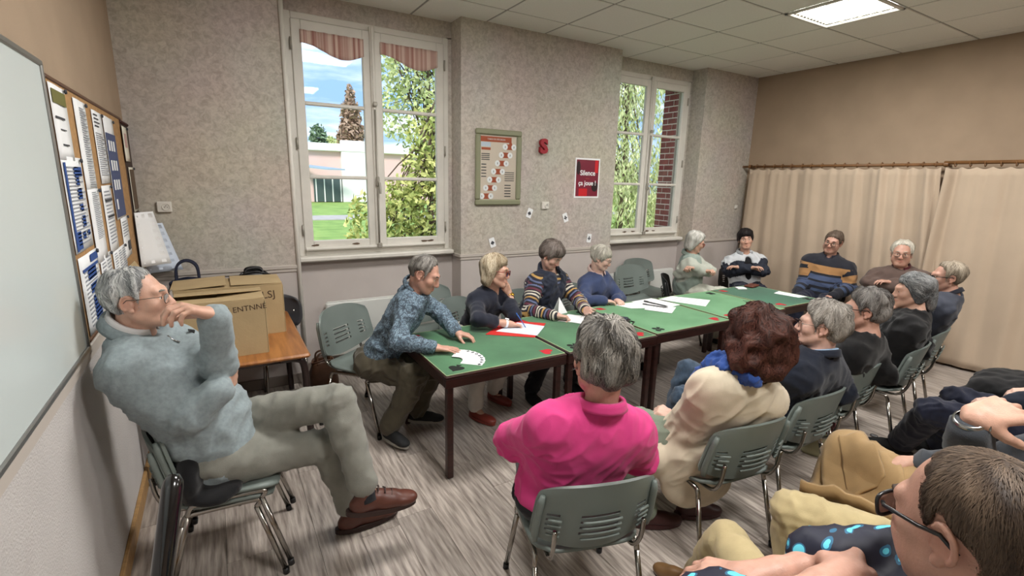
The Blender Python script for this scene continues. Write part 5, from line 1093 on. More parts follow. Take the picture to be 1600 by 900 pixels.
def onsurf(E, p, dr, lift=.004):
    d, ax = E['fld']; dr = nrm(dr); t = np.linspace(.35,-.1,180); P = np.array(p)+t[:,None]*dr; v = sample(d, ax, P); k = int(np.argmax(v < 0)); return P[k]+dr*lift
def socks(E, m):
    for s_ in 'LR':
        A, K = E['J']['A'+s_], E['J']['K'+s_]; b = MB(); d_ = nrm(K-A); b.tube([A-d_*.05-E['o'],A+d_*.03-E['o'],A+d_*.13-E['o']],[.046,.045,.050],14); b.build('sock', m, E['root'], smooth=True)
def neck_cut(E, rad=.062, v=0.0, back=.0):
    N, u, f, g, S, T = E['N'], E['u'], E['f'], E['g'], E['S'], E['T']; P = [cone(N+u*.030*S+f*.014-f*back, T((0,0,-.06)), (rad-.004)*E['gl'], (rad+.05)*E['gl'], .012, 's')]
    if v: P.append(cone(N+f*.10*g+u*.02, N+f*.15*g-u*v, .055, .012, .01, 's'))
    return P
def collar(E, m, h=.042, rad=.058, tilt=.35, th=.006, name='collar', open_=.5, flare=.0, off=0):
    N, u, f, r, o, T, S = E['N'], E['u'], E['f'], E['r'], E['o'], E['T'], E['S']; A0 = N-u*.03*S; A1 = T((0,-.030,-.055)); nk = nrm(A1-A0); fr = nrm(f-nk*(f@nk)); sd = np.cross(fr,nk); F = []
    for a in np.linspace(open_, 2*PI-open_, 36):
        d_ = fr*math.cos(a)*1.10+sd*math.sin(a); c = A0+nk*(.040+off-tilt*.075*math.cos(a))*S; R_ = rad*E['gl']+.006; row = []
        for v in np.linspace(0,1,8):
            if v <= .5: row.append(c+nk*h*S*v*2+d_*(R_+.004*math.sin(v*2*PI)))
            else: row.append(c+nk*h*S*(1-(v-.5)*2*.85)+d_*(R_+.010+flare+.016*(v-.5)*2))
        F.append(row)
    F = np.array(F)-o; return MB().grid(F, thick=th).build(name, m, E['root'], smooth=True)
def ringpart(E, name, m, c, axis, rad, w_, th=.004, box=None, mb=None):
    a = nrm(axis); x = nrm(np.cross(a,(0.3,.2,1))); y = np.cross(a,x); o = E['o']; b = MB(); prof = [(rad,-w_/2),(rad+th,-w_/2*.8),(rad+th,w_/2*.8),(rad,w_/2)]; R = np.stack([x,y,a],1); b.lathe(prof, tuple(np.array(c)-o), 24, R=R); q = b.build(name, m, E['root'], smooth=True)
    if box is not None: b = MB(); n_ = nrm(np.array(box)-a*(np.array(box)@a)); s_ = np.cross(a,n_); RR = np.stack([s_,n_,a],1); b.lathe([(0,-.003),(.017,-.003),(.018,.004),(.014,.006),(0,.006)], tuple(np.array(c)-o+n_*(rad+th+.003)), 18, R=np.stack([s_,a,n_],1)); b.build('watch_case', mb or m, q, smooth=True)
    return q
# ------------------------------------------------------------ the people
J_p1 = {'hip':(-0.07,2.62,0.58),'neck':(-0.376,2.614,1.235),'head':(-0.326,2.575,1.418),'SR':(-0.424,2.427,1.176),'SL':(-0.301,2.801,1.237),'HR':(-0.105,2.532,0.58),'HL':(-0.035,2.708,0.58),'ER':(-0.194,2.397,0.916),'WR':(-0.056,2.4,1.011),'EL':(0.005,2.401,1.084),'WL':(-0.048,2.38,1.359),'KR':(0.393,2.52,0.555),'AR':(0.5,2.52,0.12),'KL':(0.444,2.46,0.819),'AL':(0.526,2.28,0.373)}
J_p2 = {'hip':(0.95,3.63,0.54),'neck':(1.247,3.49,1.124),'head':(1.285,3.396,1.256),'SR':(1.149,3.297,1.09),'SL':(1.316,3.695,1.101),'HR':(0.914,3.54,0.54),'HL':(0.986,3.72,0.54),'ER':(0.996,3.199,0.835),'WR':(1.223,3.078,0.79),'EL':(1.486,3.556,0.878),'WL':(1.49,3.289,0.8),'KR':(1.147,3.247,0.516),'AR':(0.96,3.33,0.12),'KL':(1.36,3.42,0.5),'AL':(1.24,3.5,0.12)}
J_p3 = {'hip':(1.98,3.95,0.57),'neck':(2.047,3.768,0.986),'head':(2.056,3.697,1.167),'SR':(1.862,3.684,0.943),'SL':(2.222,3.878,0.97),'HR':(1.896,3.901,0.57),'HL':(2.064,3.999,0.57),'ER':(1.746,3.414,0.837),'WR':(2.007,3.374,0.78),'EL':(2.149,3.517,0.793),'WL':(2.226,3.742,0.933),'KR':(1.78,3.52,0.54),'AR':(1.7,3.36,0.1),'KL':(2.1,3.5,0.52),'AL':(2.0,3.6,0.1)}
J_p4 = {'hip':(2.68,3.98,0.57),'neck':(2.747,3.843,1.065),'head':(2.693,3.759,1.27),'SR':(2.521,3.788,1.046),'SL':(2.965,3.915,1.021),'HR':(2.584,3.954,0.57),'HL':(2.776,4.006,0.57),'ER':(2.404,3.686,0.768),'WR':(2.493,3.384,0.79),'EL':(2.996,3.684,0.803),'WL':(2.807,3.334,0.8),'KR':(2.55,3.5,0.54),'AR':(2.3,3.45,0.09),'KL':(2.85,3.5,0.54),'AL':(2.75,3.45,0.09)}
J_p5 = {'hip':(3.42,4.02,0.57),'neck':(3.44,3.962,0.977),'head':(3.426,3.883,1.177),'SR':(3.244,3.896,0.946),'SL':(3.632,4.037,0.947),'HR':(3.333,3.988,0.57),'HL':(3.507,4.052,0.57),'ER':(3.064,3.718,0.789),'WR':(3.255,3.62,0.79),'EL':(3.693,3.853,0.72),'WL':(3.347,3.562,0.8),'KR':(3.434,3.563,0.54),'AR':(3.451,3.516,0.09),'KL':(3.703,3.661,0.54),'AL':(3.72,3.614,0.09)}
J_p6 = {'hip':(5.08,4.12,0.64),'neck':(5.092,4.091,1.055),'head':(5.09,4.046,1.255),'SR':(4.933,3.961,1.019),'SL':(5.249,4.225,1.029),'HR':(5.009,4.06,0.64),'HL':(5.151,4.18,0.64),'ER':(4.924,4.104,0.852),'WR':(5.025,3.828,0.924),'EL':(5.177,3.834,0.911),'WL':(4.929,3.896,0.959),'KR':(5.145,3.685,0.662),'AR':(5.25,3.75,0.1),'KL':(5.202,3.618,0.647),'AL':(5.4,3.85,0.1)}
J_p7 = {'hip':(6.25,4.08,0.58),'neck':(6.199,4.101,1.006),'head':(6.177,4.098,1.237),'SR':(6.011,4.235,0.945),'SL':(6.395,3.964,1.004),'HR':(6.174,4.133,0.58),'HL':(6.326,4.027,0.58),'ER':(5.998,4.188,0.799),'WR':(6.064,3.853,0.894),'EL':(6.241,3.821,0.834),'WL':(5.969,4.05,0.877),'KR':(5.884,3.806,0.55),'AR':(5.855,3.765,0.09),'KL':(6.118,3.643,0.55),'AL':(6.089,3.602,0.09)}
J_p8 = {'hip':(6.55,3.22,0.6),'neck':(6.543,3.171,1.086),'head':(6.521,3.148,1.299),'SR':(6.47,3.411,1.076),'SL':(6.617,2.938,1.031),'HR':(6.522,3.313,0.6),'HL':(6.578,3.127,0.6),'ER':(6.413,3.361,0.766),'WR':(6.199,3.34,0.606),'EL':(6.597,2.888,0.76),'WL':(6.331,2.971,0.672),'KR':(6.072,3.228,0.57),'AR':(6.024,3.213,0.09),'KL':(6.158,2.946,0.57),'AL':(6.11,2.932,0.09)}
J_p9 = {'hip':(6.58,2.4,0.6),'neck':(6.537,2.4,1.054),'head':(6.5,2.413,1.258),'SR':(6.452,2.644,1.014),'SL':(6.628,2.156,1.031),'HR':(6.547,2.491,0.6),'HL':(6.613,2.309,0.6),'ER':(6.361,2.631,0.894),'WR':(6.315,2.337,0.911),'EL':(6.55,2.149,0.898),'WL':(6.282,2.422,0.955),'KR':(6.102,2.383,0.57),'AR':(6.055,2.366,0.09),'KL':(6.203,2.106,0.57),'AL':(6.156,2.089,0.09)}
J_p10 = {'hip':(5.14,1.8,0.55),'neck':(5.204,1.529,1.074),'head':(5.184,1.586,1.245),'SR':(5.39,1.593,1.049),'SL':(5.011,1.494,1.044),'HR':(5.23,1.824,0.55),'HL':(5.05,1.776,0.55),'ER':(5.386,1.614,0.81),'WR':(5.437,1.769,0.792),'EL':(5.271,1.639,0.789),'WL':(5.334,1.759,0.808),'KR':(5.165,2.256,0.52),'AR':(5.153,2.304,0.09),'KL':(4.89,2.182,0.52),'AL':(4.877,2.231,0.09)}
J_p11 = {'hip':(4.44,1.66,0.54),'neck':(4.509,1.502,1.006),'head':(4.506,1.565,1.194),'SR':(4.699,1.578,0.971),'SL':(4.309,1.446,0.984),'HR':(4.528,1.689,0.54),'HL':(4.352,1.631,0.54),'ER':(4.696,1.49,0.723),'WR':(4.687,1.652,0.673),'EL':(4.206,1.597,0.778),'WL':(4.585,1.665,0.998),'KR':(4.442,2.117,0.51),'AR':(4.426,2.164,0.09),'KL':(4.17,2.029,0.51),'AL':(4.155,2.076,0.09)}
J_p12 = {'hip':(3.6,1.64,0.54),'neck':(3.624,1.432,0.981),'head':(3.619,1.49,1.168),'SR':(3.826,1.479,0.957),'SL':(3.419,1.412,0.948),'HR':(3.691,1.656,0.54),'HL':(3.509,1.624,0.54),'ER':(3.808,1.367,0.722),'WR':(3.894,1.61,0.616),'EL':(3.722,1.553,0.636),'WL':(3.799,1.697,0.628),'KR':(3.665,2.092,0.51),'AR':(3.656,2.141,0.09),'KL':(3.384,2.043,0.51),'AL':(3.375,2.092,0.09)}
J_p13 = {'hip':(2.9,1.58,0.54),'neck':(2.92,1.381,0.977),'head':(2.92,1.401,1.18),'SR':(3.139,1.404,0.943),'SL':(2.698,1.384,0.954),'HR':(2.994,1.583,0.54),'HL':(2.806,1.577,0.54),'ER':(3.198,1.353,0.73),'WR':(3.18,1.758,0.605),'EL':(2.964,1.57,0.571),'WL':(3.056,1.818,0.606),'KR':(2.762,2.146,0.66),'AR':(2.711,2.237,0.08),'KL':(2.603,2.025,0.54),'AL':(2.75,2.3,0.1)}
J_p14 = {'hip':(2.16,1.6,0.54),'neck':(2.193,1.34,0.996),'head':(2.239,1.362,1.176),'SR':(2.395,1.292,0.918),'SL':(1.986,1.42,1.019),'HR':(2.246,1.562,0.54),'HL':(2.074,1.638,0.54),'ER':(2.523,1.398,0.652),'WR':(2.328,1.746,0.621),'EL':(2.148,1.653,0.56),'WL':(2.224,1.787,0.591),'KR':(2.14,1.97,0.51),'AR':(2.26,1.66,0.1),'KL':(1.9,1.92,0.51),'AL':(1.98,1.72,0.1)}
J_p15 = {'hip':(1.25,1.58,0.54),'neck':(1.306,1.43,0.996),'head':(1.314,1.449,1.23),'SR':(1.532,1.379,0.917),'SL':(1.072,1.501,1.013),'HR':(1.342,1.55,0.54),'HL':(1.158,1.61,0.54),'ER':(1.645,1.491,0.663),'WR':(1.621,1.793,0.564),'EL':(1.082,1.766,0.769),'WL':(1.432,1.843,0.809),'KR':(1.65,2.05,0.54),'AR':(1.8,1.95,0.1),'KL':(1.4,2.1,0.54),'AL':(1.45,2.0,0.1)}
J_p16 = {'hip':(1.4,0.35,0.57),'neck':(1.127,0.202,1.19),'head':(1.117,0.229,1.362),'SR':(1.342,0.209,1.249),'SL':(0.939,0.209,1.072),'HR':(1.499,0.359,0.57),'HL':(1.301,0.341,0.57),'ER':(1.118,0.435,1.143),'WR':(0.912,0.485,1.134),'EL':(0.716,0.478,1.162),'WL':(1.014,0.365,1.185),'KR':(1.92,0.82,0.46),'AR':(1.95,0.7,0.1),'KL':(1.66,1.02,0.53),'AL':(1.8,1.22,0.13)}
J_p17 = {'hip':(2.38,0.28,0.55),'neck':(2.501,0.253,1.255),'head':(2.457,0.287,1.474),'SR':(2.702,0.263,1.189),'SL':(2.288,0.245,1.259),'HR':(2.474,0.283,0.55),'HL':(2.286,0.277,0.55),'ER':(2.75,0.6,0.75),'WR':(2.6,0.85,0.7),'EL':(1.928,0.536,1.017),'WL':(1.927,0.459,1.273),'KR':(2.68,1.0,0.53),'AR':(2.75,0.9,0.1),'KL':(2.1,0.98,0.53),'AL':(2.1,0.9,0.1)}
J_p18 = {'hip':(4.25,0.38,0.55),'neck':(4.45,0.28,1.1),'head':(4.45,0.36,1.3),'SR':(4.642,0.318,1.002),'SL':(4.237,0.253,1.138),'HR':(4.347,0.388,0.55),'HL':(4.153,0.372,0.55),'ER':(4.7,0.55,0.75),'WR':(4.5,0.8,0.68),'EL':(4.1,0.6,0.75),'WL':(4.0,0.85,0.68),'KR':(4.25,1.1,0.55),'AR':(4.5,1.2,0.1),'KL':(3.85,1.1,0.56),'AL':(4.25,1.35,0.11)}

M_denim = cloth('blue_denim', srgb(58,74,92), var=.2, vs_=30); M_khakigrey = cloth('grey_chinos', srgb(128,128,120), .8); M_olivetr = cloth('olive_trousers', srgb(78,72,58), .8); M_blacktr = cloth('black_trousers', srgb(26,26,30), .85)
M_whitetr = cloth('white_trousers', srgb(214,208,198), .85); M_khaki = cloth('khaki_chinos', srgb(182,166,126), .85); M_navytr = cloth('dark_navy_trousers', srgb(26,30,48), .85); M_greentr = cloth('grey_green_trousers', srgb(122,132,116), .85)
M_tanleather = mat('tan_leather', srgb(120,90,58), .3, coat=.2); M_brownshoe = mat('brown_shoe_leather', srgb(88,50,40), .38, var=.12, vscale=9); M_brownsole = mat('brown_rubber', srgb(50,32,28), .6); M_blackshoe = mat('black_suede', srgb(24,26,28), .8); M_whitesole = mat('pale_rubber', srgb(150,148,140), .7); M_redshoe = mat('red_flat_leather', srgb(122,48,38), .45); M_oxshoe = mat('oxblood_shoe', srgb(62,32,32), .5)
M_sock = cloth('navy_sock', srgb(28,32,40), .95)
HM = lambda n, a, b: hair_mat('hair_'+n, srgb(*a), srgb(*b))
def trousers(m, frac=.95, t=.012, cuff=.012, amp=.008, belt=None):
    def go(E):
        P = [ell(E['H']+np.array([0,0,.02]),(.165*E['g']+t,.128*E['g']+t,.115+t),E['RH'],.06)]
        for s_ in 'LR': P += E['leg'](s_, t, frac, cuff=cuff)
        E['garment']('trousers', P, m, amp, 1.0)
        if belt is not None: pass
    return go
def simple_top(name, m, t=.018, sleeve=.97, amp=.007, cut=.062, v=0, flare=.004, low=True, after=None, sc=1.0, loose=0):
    def go(E):
        P = E['torso'](t, low=low)
        for s_ in 'LR': P += E['arm'](s_, t*.9+loose, sleeve, flare=flare)
        P += neck_cut(E, cut, v); E['garment'](name, P, m, amp, sc)
        if after: after(E)
    return go
RELAX = (None,(0,0,-1),'relax')
gold = mat('gold_metal', srgb(200,160,70), .25, 1); steel = mat('steel_watch', srgb(170,170,168), .25, 1)
G_black = (mat('black_spectacle_frame', srgb(20,20,22), .3),.026,.019,.0026); G_mid = (mat('dark_spectacle_frame', srgb(40,34,32), .3),.025,.018,.0018); G_thin = (mat('thin_steel_frame', srgb(90,86,80), .3, .8),.025,.017,.0013); G_red = (mat('red_tortoise_frame', srgb(128,40,28), .3),.026,.020,.0027); G_gold = (mat('thin_gold_frame', srgb(150,124,84), .3, .9),.025,.019,.0013); G_bold = (G_black[0],.027,.019,.0034)
# man in grey sweatshirt, left
M_sweat = cloth('grey_marl_sweatshirt', srgb(138,150,154), .92, var=.10, vs_=60, bs=420)
def p1_after(E):
    collar(E, mat('white_shirt_collar', srgb(206,204,204), .8), h=.050, rad=.053, open_=.45, name='shirt_collar', off=.014); collar(E, M_sweat, h=.050, rad=.062, open_=.55, flare=.010, th=.010, off=-.004, name='hood_collar')
    N, u, f, r, o = E['N'], E['u'], E['f'], E['r'], E['o']; b = MB(); b.tube([onsurf(E,N-u*(.075+.025*k)+r*.01,f,.006)-o for k in range(3)],.004,6); b.build('zip', steel, E['root'], smooth=True)
    c = onsurf(E,N-u*.12-r*.085,f,.010)-o; b = MB(); b.box(tuple(c),(.040,.006,.013),.002,np.stack([r,f,u],1)@roty(-.6)); b.box(tuple(c-r*.012-u*.012),(.020,.006,.011),.002,np.stack([r,f,u],1)@roty(.4)); b.build('chest_emblem', M_black, E['root'])
M_belt = mat('black_leather_belt', srgb(22,22,24), .4)
J_p1['HLx'] = (.03,2.72,.70)
person('p1', J_p1, 'grey-haired man with glasses in a grey sweatshirt, legs crossed, hand at his mouth', 'tan', ('thin',HM('silver',(120,122,124),(214,214,212))), (-10,3,0), simple_top('sweatshirt',M_sweat,.024,.93,.0085,cut=.068,after=p1_after,flare=.006), trousers(M_khakigrey,.90,.014,.014,.007), (((.45,.85,.20),(-.8,.4,.1),'grip'), ((-.84,-.36,.44),(-.5,-.15,-.85),'droop')),
  S=1.1, W=1.24, HS=1.08, belly=.75, n_str=2600, gh=.0075, seed=2, glasses=G_thin, brow=M_khakigrey, res=(.011,.0045), hp=dict(nose=1.12,jaw=1.02), shoes=(M_brownshoe,M_brownsole,False,M_brownsole,dict(L=(1,-.10),R=(1,.05),pL=-.06,sc=1.22)), extras=lambda E: socks(E,M_sock), hsc=1.22)
# man in the patterned shirt dealing
def p2_after(E): collar(E, floral(), h=.034, rad=.060, open_=.35)
person('p2', J_p2, 'man in a blue-grey patterned shirt leaning over the leftmost table, spreading cards', 'ruddy', ('thin',HM('pepper',(70,66,62),(160,156,150))), (-38,-26,-4), simple_top('shirt',floral(),.018,.90,.008,cut=.060,after=p2_after), trousers(M_olivetr,.95,.016,.016,.011), (((.85,-.35,-.12),(0,0,-1),'flat'), ((.75,-.62,-.15),(.1,-.2,-1),'relax')),
  S=1.08, W=1.12, HS=1.1, n_str=1300, gh=.0075, seed=3, brow=MATS['hair_pepper'], res=(.011,.005), hp=dict(nose=1.08), shoes=(M_blackshoe,M_whitesole,False,None,dict(R=(.35,-.94),L=(.85,-.5))))
# blonde woman in navy
M_navybl = cloth('navy_blouse', srgb(28,32,46), .75)
def p3_x(E):
    ringpart(E,'bracelet',gold,E['J']['WL']-nrm(E['J']['WL']-E['J']['EL'])*.035,E['J']['WL']-E['J']['EL'],.033,.020,.006,(0,-1,.2),gold); ringpart(E,'watch_strap',M_paper,E['J']['WR']-nrm(E['J']['WR']-E['J']['ER'])*.025,E['J']['WR']-E['J']['ER'],.031,.022,.004,(0,0,1),M_paper)
    w_ = E['J']['WR']+np.array((.10,-.015,.01)); b = MB(); b.tube([w_+np.array((0.03,-.05,-.045))-E['o'],w_+np.array((-.02,.03,.07))-E['o']],[.003,.005],8); b.build('pen', mat('blue_pen', srgb(40,90,170), .4), E['root'], smooth=True)
person('p3', J_p3, 'blonde woman with red glasses in a navy blouse, chin on her fist, writing', 'tan', ('bob',HM('blonde',(128,108,80),(214,202,178))), (-46,-4,-4), simple_top('blouse',M_navybl,.018,.45,.008,cut=.060,v=.13), trousers(M_whitetr,.95,.014,.010,.007), (((.9,-.28,-.18),(-.1,-.2,-1),'pen'), ((-.55,-.25,.75),(-.4,.6,.2),'grip')),
  S=1.06, W=1.12, HS=1.11, n_str=1500, seed=4, glasses=G_red, brow=MATS['hair_blonde'], res=(.011,.0055), hp=dict(nose=.9,jaw=.92), shoes=(M_redshoe,M_redshoe,True,None,dict(R=(.35,-.9),L=(.3,-.95))), extras=p3_x)
# striped shirt and navy vest
NV = srgb(30,34,50); ST = [(0,srgb(28,26,36)),(.10,srgb(206,200,186)),(.20,srgb(30,28,40)),(.32,srgb(176,140,80)),(.42,srgb(28,28,44)),(.54,srgb(92,104,140)),(.64,srgb(30,24,34)),(.74,srgb(96,44,62)),(.86,srgb(28,26,36)),(.93,srgb(206,200,186))]
M_strip = stripe_mat('multicolour_stripes', ST, 6.4); M_vest = cloth('navy_padded_vest', srgb(34,40,56), .7)
def p4_top(E):
    P = E['torso'](.014)
    for s_ in 'LR': P += E['arm'](s_, .016, .93, flare=.002)
    E['garment']('striped_jersey', P+neck_cut(E,.060), M_strip, .007)
    V = E['torso'](.030)+[cone(E['J'][q],E['J'][q]+(E['J']['E'+q[1]]-E['J'][q])*1.2,.062*E['g'],.060*E['g'],.02,'s') for q in ()]; V += neck_cut(E,.062,.16)
    for q in 'LR': a, e_ = E['J']['S'+q], E['J']['E'+q]; V.append(ell(a+(e_-a)*.68+(a-E['N'])*.16,(.066,.066,.17),np.stack([np.cross(nrm(e_-a),E['f']),np.cross(nrm(e_-a),np.cross(nrm(e_-a),E['f'])),nrm(e_-a)],1),.02,'s'))
    E['garment']('padded_vest', V, M_vest, .010, 1.3); collar(E, M_vest, h=.055, rad=.060, open_=.5, flare=.01, th=.012)
person('p4', J_p4, 'grey-brown haired person in a navy padded vest over multicoloured stripes, looking down', 'pink', ('fringe',HM('greybrown',(72,62,56),(140,130,124))), (-64,-36,4), p4_top, trousers(M_blacktr), (((.85,-.5,-.1),(0,-.2,-1),'pen'), ((-.3,-.95,.05),(.9,-.2,-.4),'pen')),
  S=1.1, W=1.22, HS=1.02, n_str=1500, seed=5, brow=MATS['hair_greybrown'], res=(.011,.0055), belly=.5, hp=dict(fat=.3), shoes=(M_blackshoe,M_blackshoe,False,None))
# blue jumper
M_bluej = cloth('blue_wool_jumper', srgb(58,70,104), .92, bump=.3)
def p5_after(E): collar(E, cloth('pale_pink_collar', srgb(198,172,166), .8), h=.046, rad=.056, open_=.22, off=.012)
person('p5', J_p5, 'white-haired person with thin glasses in a blue V-neck jumper, looking down', 'pale', ('shortwave',HM('white',(146,142,132),(222,218,206))), (-52,-22,0), simple_top('jumper',M_bluej,.022,.95,.007,cut=.056,v=.10,after=p5_after), trousers(M_blacktr), (((.9,-.3,-.1),(0,0,-1),'relax'),((-.2,-.9,-.1),(0,0,-1),'relax')),
  S=1.03, W=1.14, HS=1.0, n_str=900, seed=6, glasses=G_thin, brow=MATS['hair_white'], res=(.012,.0065), shoes=(M_blackshoe,M_blackshoe,False,None))
# white bob, grey-green top
M_sage = cloth('pale_grey_green_knit', srgb(168,172,162), .92); M_sage2 = cloth('sage_gilet', srgb(136,150,142), .9)
def p6_top(E):
    simple_top('sweater',M_sage,.022,.95,.010,cut=.058)(E); V = E['torso'](.032)+neck_cut(E,.062,.22)
    for q in 'LR': a, e_ = E['J']['S'+q], E['J']['E'+q]; V.append(ell(a+(e_-a)*.6,(.085,.085,.18),np.stack([np.cross(nrm(e_-a),E['f']),np.cross(nrm(e_-a),np.cross(nrm(e_-a),E['f'])),nrm(e_-a)],1),.02,'s'))
    E['garment']('gilet', V, M_sage2, .010); collar(E, M_sage2, h=.05, rad=.060, open_=.5, flare=.012, th=.012)
person('p6', J_p6, 'woman with white bobbed hair in pale grey-green knitwear, arms folded, head bowed', 'tan', ('bob',HM('snow',(160,158,152),(232,230,224))), (-38,-18,6), p6_top, trousers(cloth('pale_trousers', srgb(186,188,176), .85)), ((None,(0,0,-1),'grip'),(None,(0,0,-1),'grip')), S=1.03, W=1.16, HS=1.0, n_str=900, seed=7, glasses=G_red, res=(.012,.0065), shoes=(M_blackshoe,M_blackshoe,True,None), belly=.3)
# black short hair, arms crossed
M_nvw = mat('white_and_navy_jacket', (.5,.5,.5), .8, bump=.2, bscale=300); _t = M_nvw.node_tree; _r = attr_ramp(_t,'part',[(0,srgb(196,200,204)),(.5,srgb(30,36,50))]); _t.links.new(_r.outputs['Color'], _t.nodes['Principled BSDF'].inputs['Base Color'])
def p7_top(E):
    simple_top('black_top',cloth('black_top', srgb(22,22,26), .85),.012,.3,.005,cut=.058,v=.06)(E)
    P = E['torso'](.026)
    for s_ in 'LR': P += E['arm'](s_, .020, .95)
    N, u, f = E['N'], E['u'], E['f']; P += neck_cut(E,.064)+[ell(N-u*.17+f*.13,(.055,.09,.17),E['R3'],.015,'s')]; E['garment']('jacket', P, M_nvw, .008); collar(E, cloth('silver_grey_collar', srgb(150,154,158), .7), h=.05, rad=.064, open_=.6, th=.010, flare=.01)
person('p7', J_p7, 'woman with short black hair, white jacket front and navy sleeves, arms folded', 'tan', ('fringe',HM('black',(16,14,16),(52,46,46))), (-140,2,8), p7_top, trousers(M_navytr), (RELAX,RELAX), S=1.03, W=1.16, HS=1.06, n_str=900, seed=8, brow=MATS['hair_black'], res=(.012,.0065), hp=dict(nose=.9,jaw=.9), shoes=(M_blackshoe,M_blackshoe,True,None))
# rugby jumper
M_rugby = stripe_mat('rugby_stripes', [(0,srgb(24,26,38)),(.595,srgb(172,128,82)),(.69,srgb(22,24,36)),(.715,srgb(66,80,112)),(.775,srgb(22,24,36)),(.80,srgb(66,80,112)),(.85,srgb(24,26,38)),(.885,srgb(58,74,104)),(.92,srgb(22,24,36))], 1.0)
def p8_after(E): collar(E, cloth('navy_knit_collar', srgb(24,26,38), .85), h=.040, rad=.060, open_=.35)
person('p8', J_p8, 'man with dark glasses in a navy, blue and tan striped rugby jumper, head tilted', 'ruddy', ('crop',HM('brown',(66,54,46),(128,112,98))), (190,-8,-10), simple_top('rugby_jumper',M_rugby,.024,.95,.007,cut=.060,v=.05,after=p8_after), trousers(M_navytr), (RELAX,RELAX), S=1.08, W=1.24, HS=1.08, n_str=900, seed=9, glasses=G_mid, brow=MATS['hair_brown'], res=(.012,.0065), belly=.7, hp=dict(fat=.6), shoes=(M_blackshoe,M_blackshoe,False,None))
# brown jumper
M_brownj = cloth('brown_wool_jumper', srgb(92,76,70), .92, bump=.3)
def p9_after(E): collar(E, cloth('burgundy_collar', srgb(84,36,42), .85), h=.040, rad=.060, open_=.35)
person('p9', J_p9, 'white-haired man with thin glasses in a brown jumper, arms folded by the curtain', 'ruddy', ('swept',HM('cream',(170,164,150),(236,232,220))), (200,-2,0), simple_top('jumper',M_brownj,.024,.95,.007,cut=.060,after=p9_after), trousers(M_khakigrey), (RELAX,RELAX), S=1.08, W=1.24, HS=1.1, n_str=900, seed=10, glasses=G_thin, brow=MATS['hair_cream'], res=(.012,.0065), belly=.5, hp=dict(fat=.5), shoes=(M_blackshoe,M_blackshoe,False,None))
# far end of the audience row
M_slatej = cloth('slate_jacket', srgb(56,60,72), .85)
def p10_after(E): collar(E, cloth('dark_collar', srgb(38,40,50), .85), h=.04, rad=.050, off=-.012, open_=.3)
person('p10', J_p10, 'fair grey-haired man with glasses in a slate jacket, last in the front audience row', 'ruddy', ('swept',HM('sand',(120,108,92),(190,178,160))), (128,-2,0), simple_top('jacket',M_slatej,.024,.95,.008,cut=.060,after=p10_after), trousers(M_blacktr), (RELAX,RELAX), S=1.08, W=1.16, HS=0.98, n_str=900, seed=11, glasses=G_black, res=(.012,.0065), shoes=(M_blackshoe,M_blackshoe,False,None))
M_blackknit = cloth('black_knit', srgb(18,18,20), .9)
_c = Frame(J_p11['head'], headR(128,-4,0), 1.02)((.012,.085,-.112)); J_p11['WL'] = tuple(_c+np.array((-.03,.06,-.105))); J_p11['EL'] = tuple((np.array(J_p11['SL'])+np.array(J_p11['WL']))/2+np.array((-.05,.10,-.20)))
person('p11', J_p11, 'woman with a long grey ponytail in a black jumper, hand at her chin', 'tan', ('ponytail',HM('steelgrey',(74,76,78),(176,178,178))), (128,-4,0), simple_top('jumper',M_blackknit,.026,.95,.010,cut=.060), trousers(cloth('dark_denim', srgb(40,48,62), .85)), (RELAX,((.2,-.35,.9),(.7,-.6,.1),'grip')), S=1.08, W=1.22, HS=1.02, n_str=1800, seed=12, res=(.012,.006), shoes=(M_blackshoe,M_blackshoe,False,None))
def p12_x(E):
    N, u, f, r, o = E['N'], E['u'], E['f'], E['r'], E['o']; b = MB(); c = onsurf(E,N-u*.085+r*.10,-f,.008)-o; b.box(tuple(c),(.035,.004,.008),.002,E['R3']@roty(.4)); b.build('shoulder_logo', M_paper, E['root'])
person('p12', J_p12, 'grey-haired person with glasses in a plain black top, between navy jacket and ponytail', 'ruddy', ('full',HM('irongrey',(66,62,60),(150,146,142))), (118,-2,0), simple_top('top',M_blackknit,.022,.6,.008,cut=.060), trousers(M_blacktr), (RELAX,RELAX), S=1.08, W=1.16, HS=1.05, n_str=2000, seed=13, glasses=G_black, res=(.012,.0055), shoes=(M_blackshoe,M_blackshoe,False,None), extras=p12_x)
M_navyj = cloth('navy_jacket', srgb(28,34,48), .85)
def p13_after(E): collar(E, cloth('light_blue_collar', srgb(150,180,210), .8), h=.034, rad=.046, open_=.3, off=.0, name='shirt_collar'); collar(E, M_navyj, h=.045, rad=.057, open_=.6, th=.012, off=-.012)
person('p13', J_p13, 'grey-haired man with glasses in a navy jacket and blue jeans, legs crossed', 'pink', ('full',HM('ash',(92,86,80),(190,184,176))), (116,0,0), simple_top('jacket',M_navyj,.028,.95,.010,cut=.060,after=p13_after), trousers(M_denim,.93,.014,.012,.009), (RELAX,RELAX), S=1.1, W=1.18, HS=1.06, n_str=3200, gh=.0075, seed=14, glasses=G_thin, res=(.011,.005), hp=dict(nose=1.1), shoes=(cloth('grey_shoe', srgb(96,98,104), .7),M_whitesole,False,None))
M_cream = cloth('cream_wool_coat', srgb(206,194,172), .9, var=.05)
M_scarf = cloth('cobalt_scarf', srgb(44,74,140), .85, var=.15)
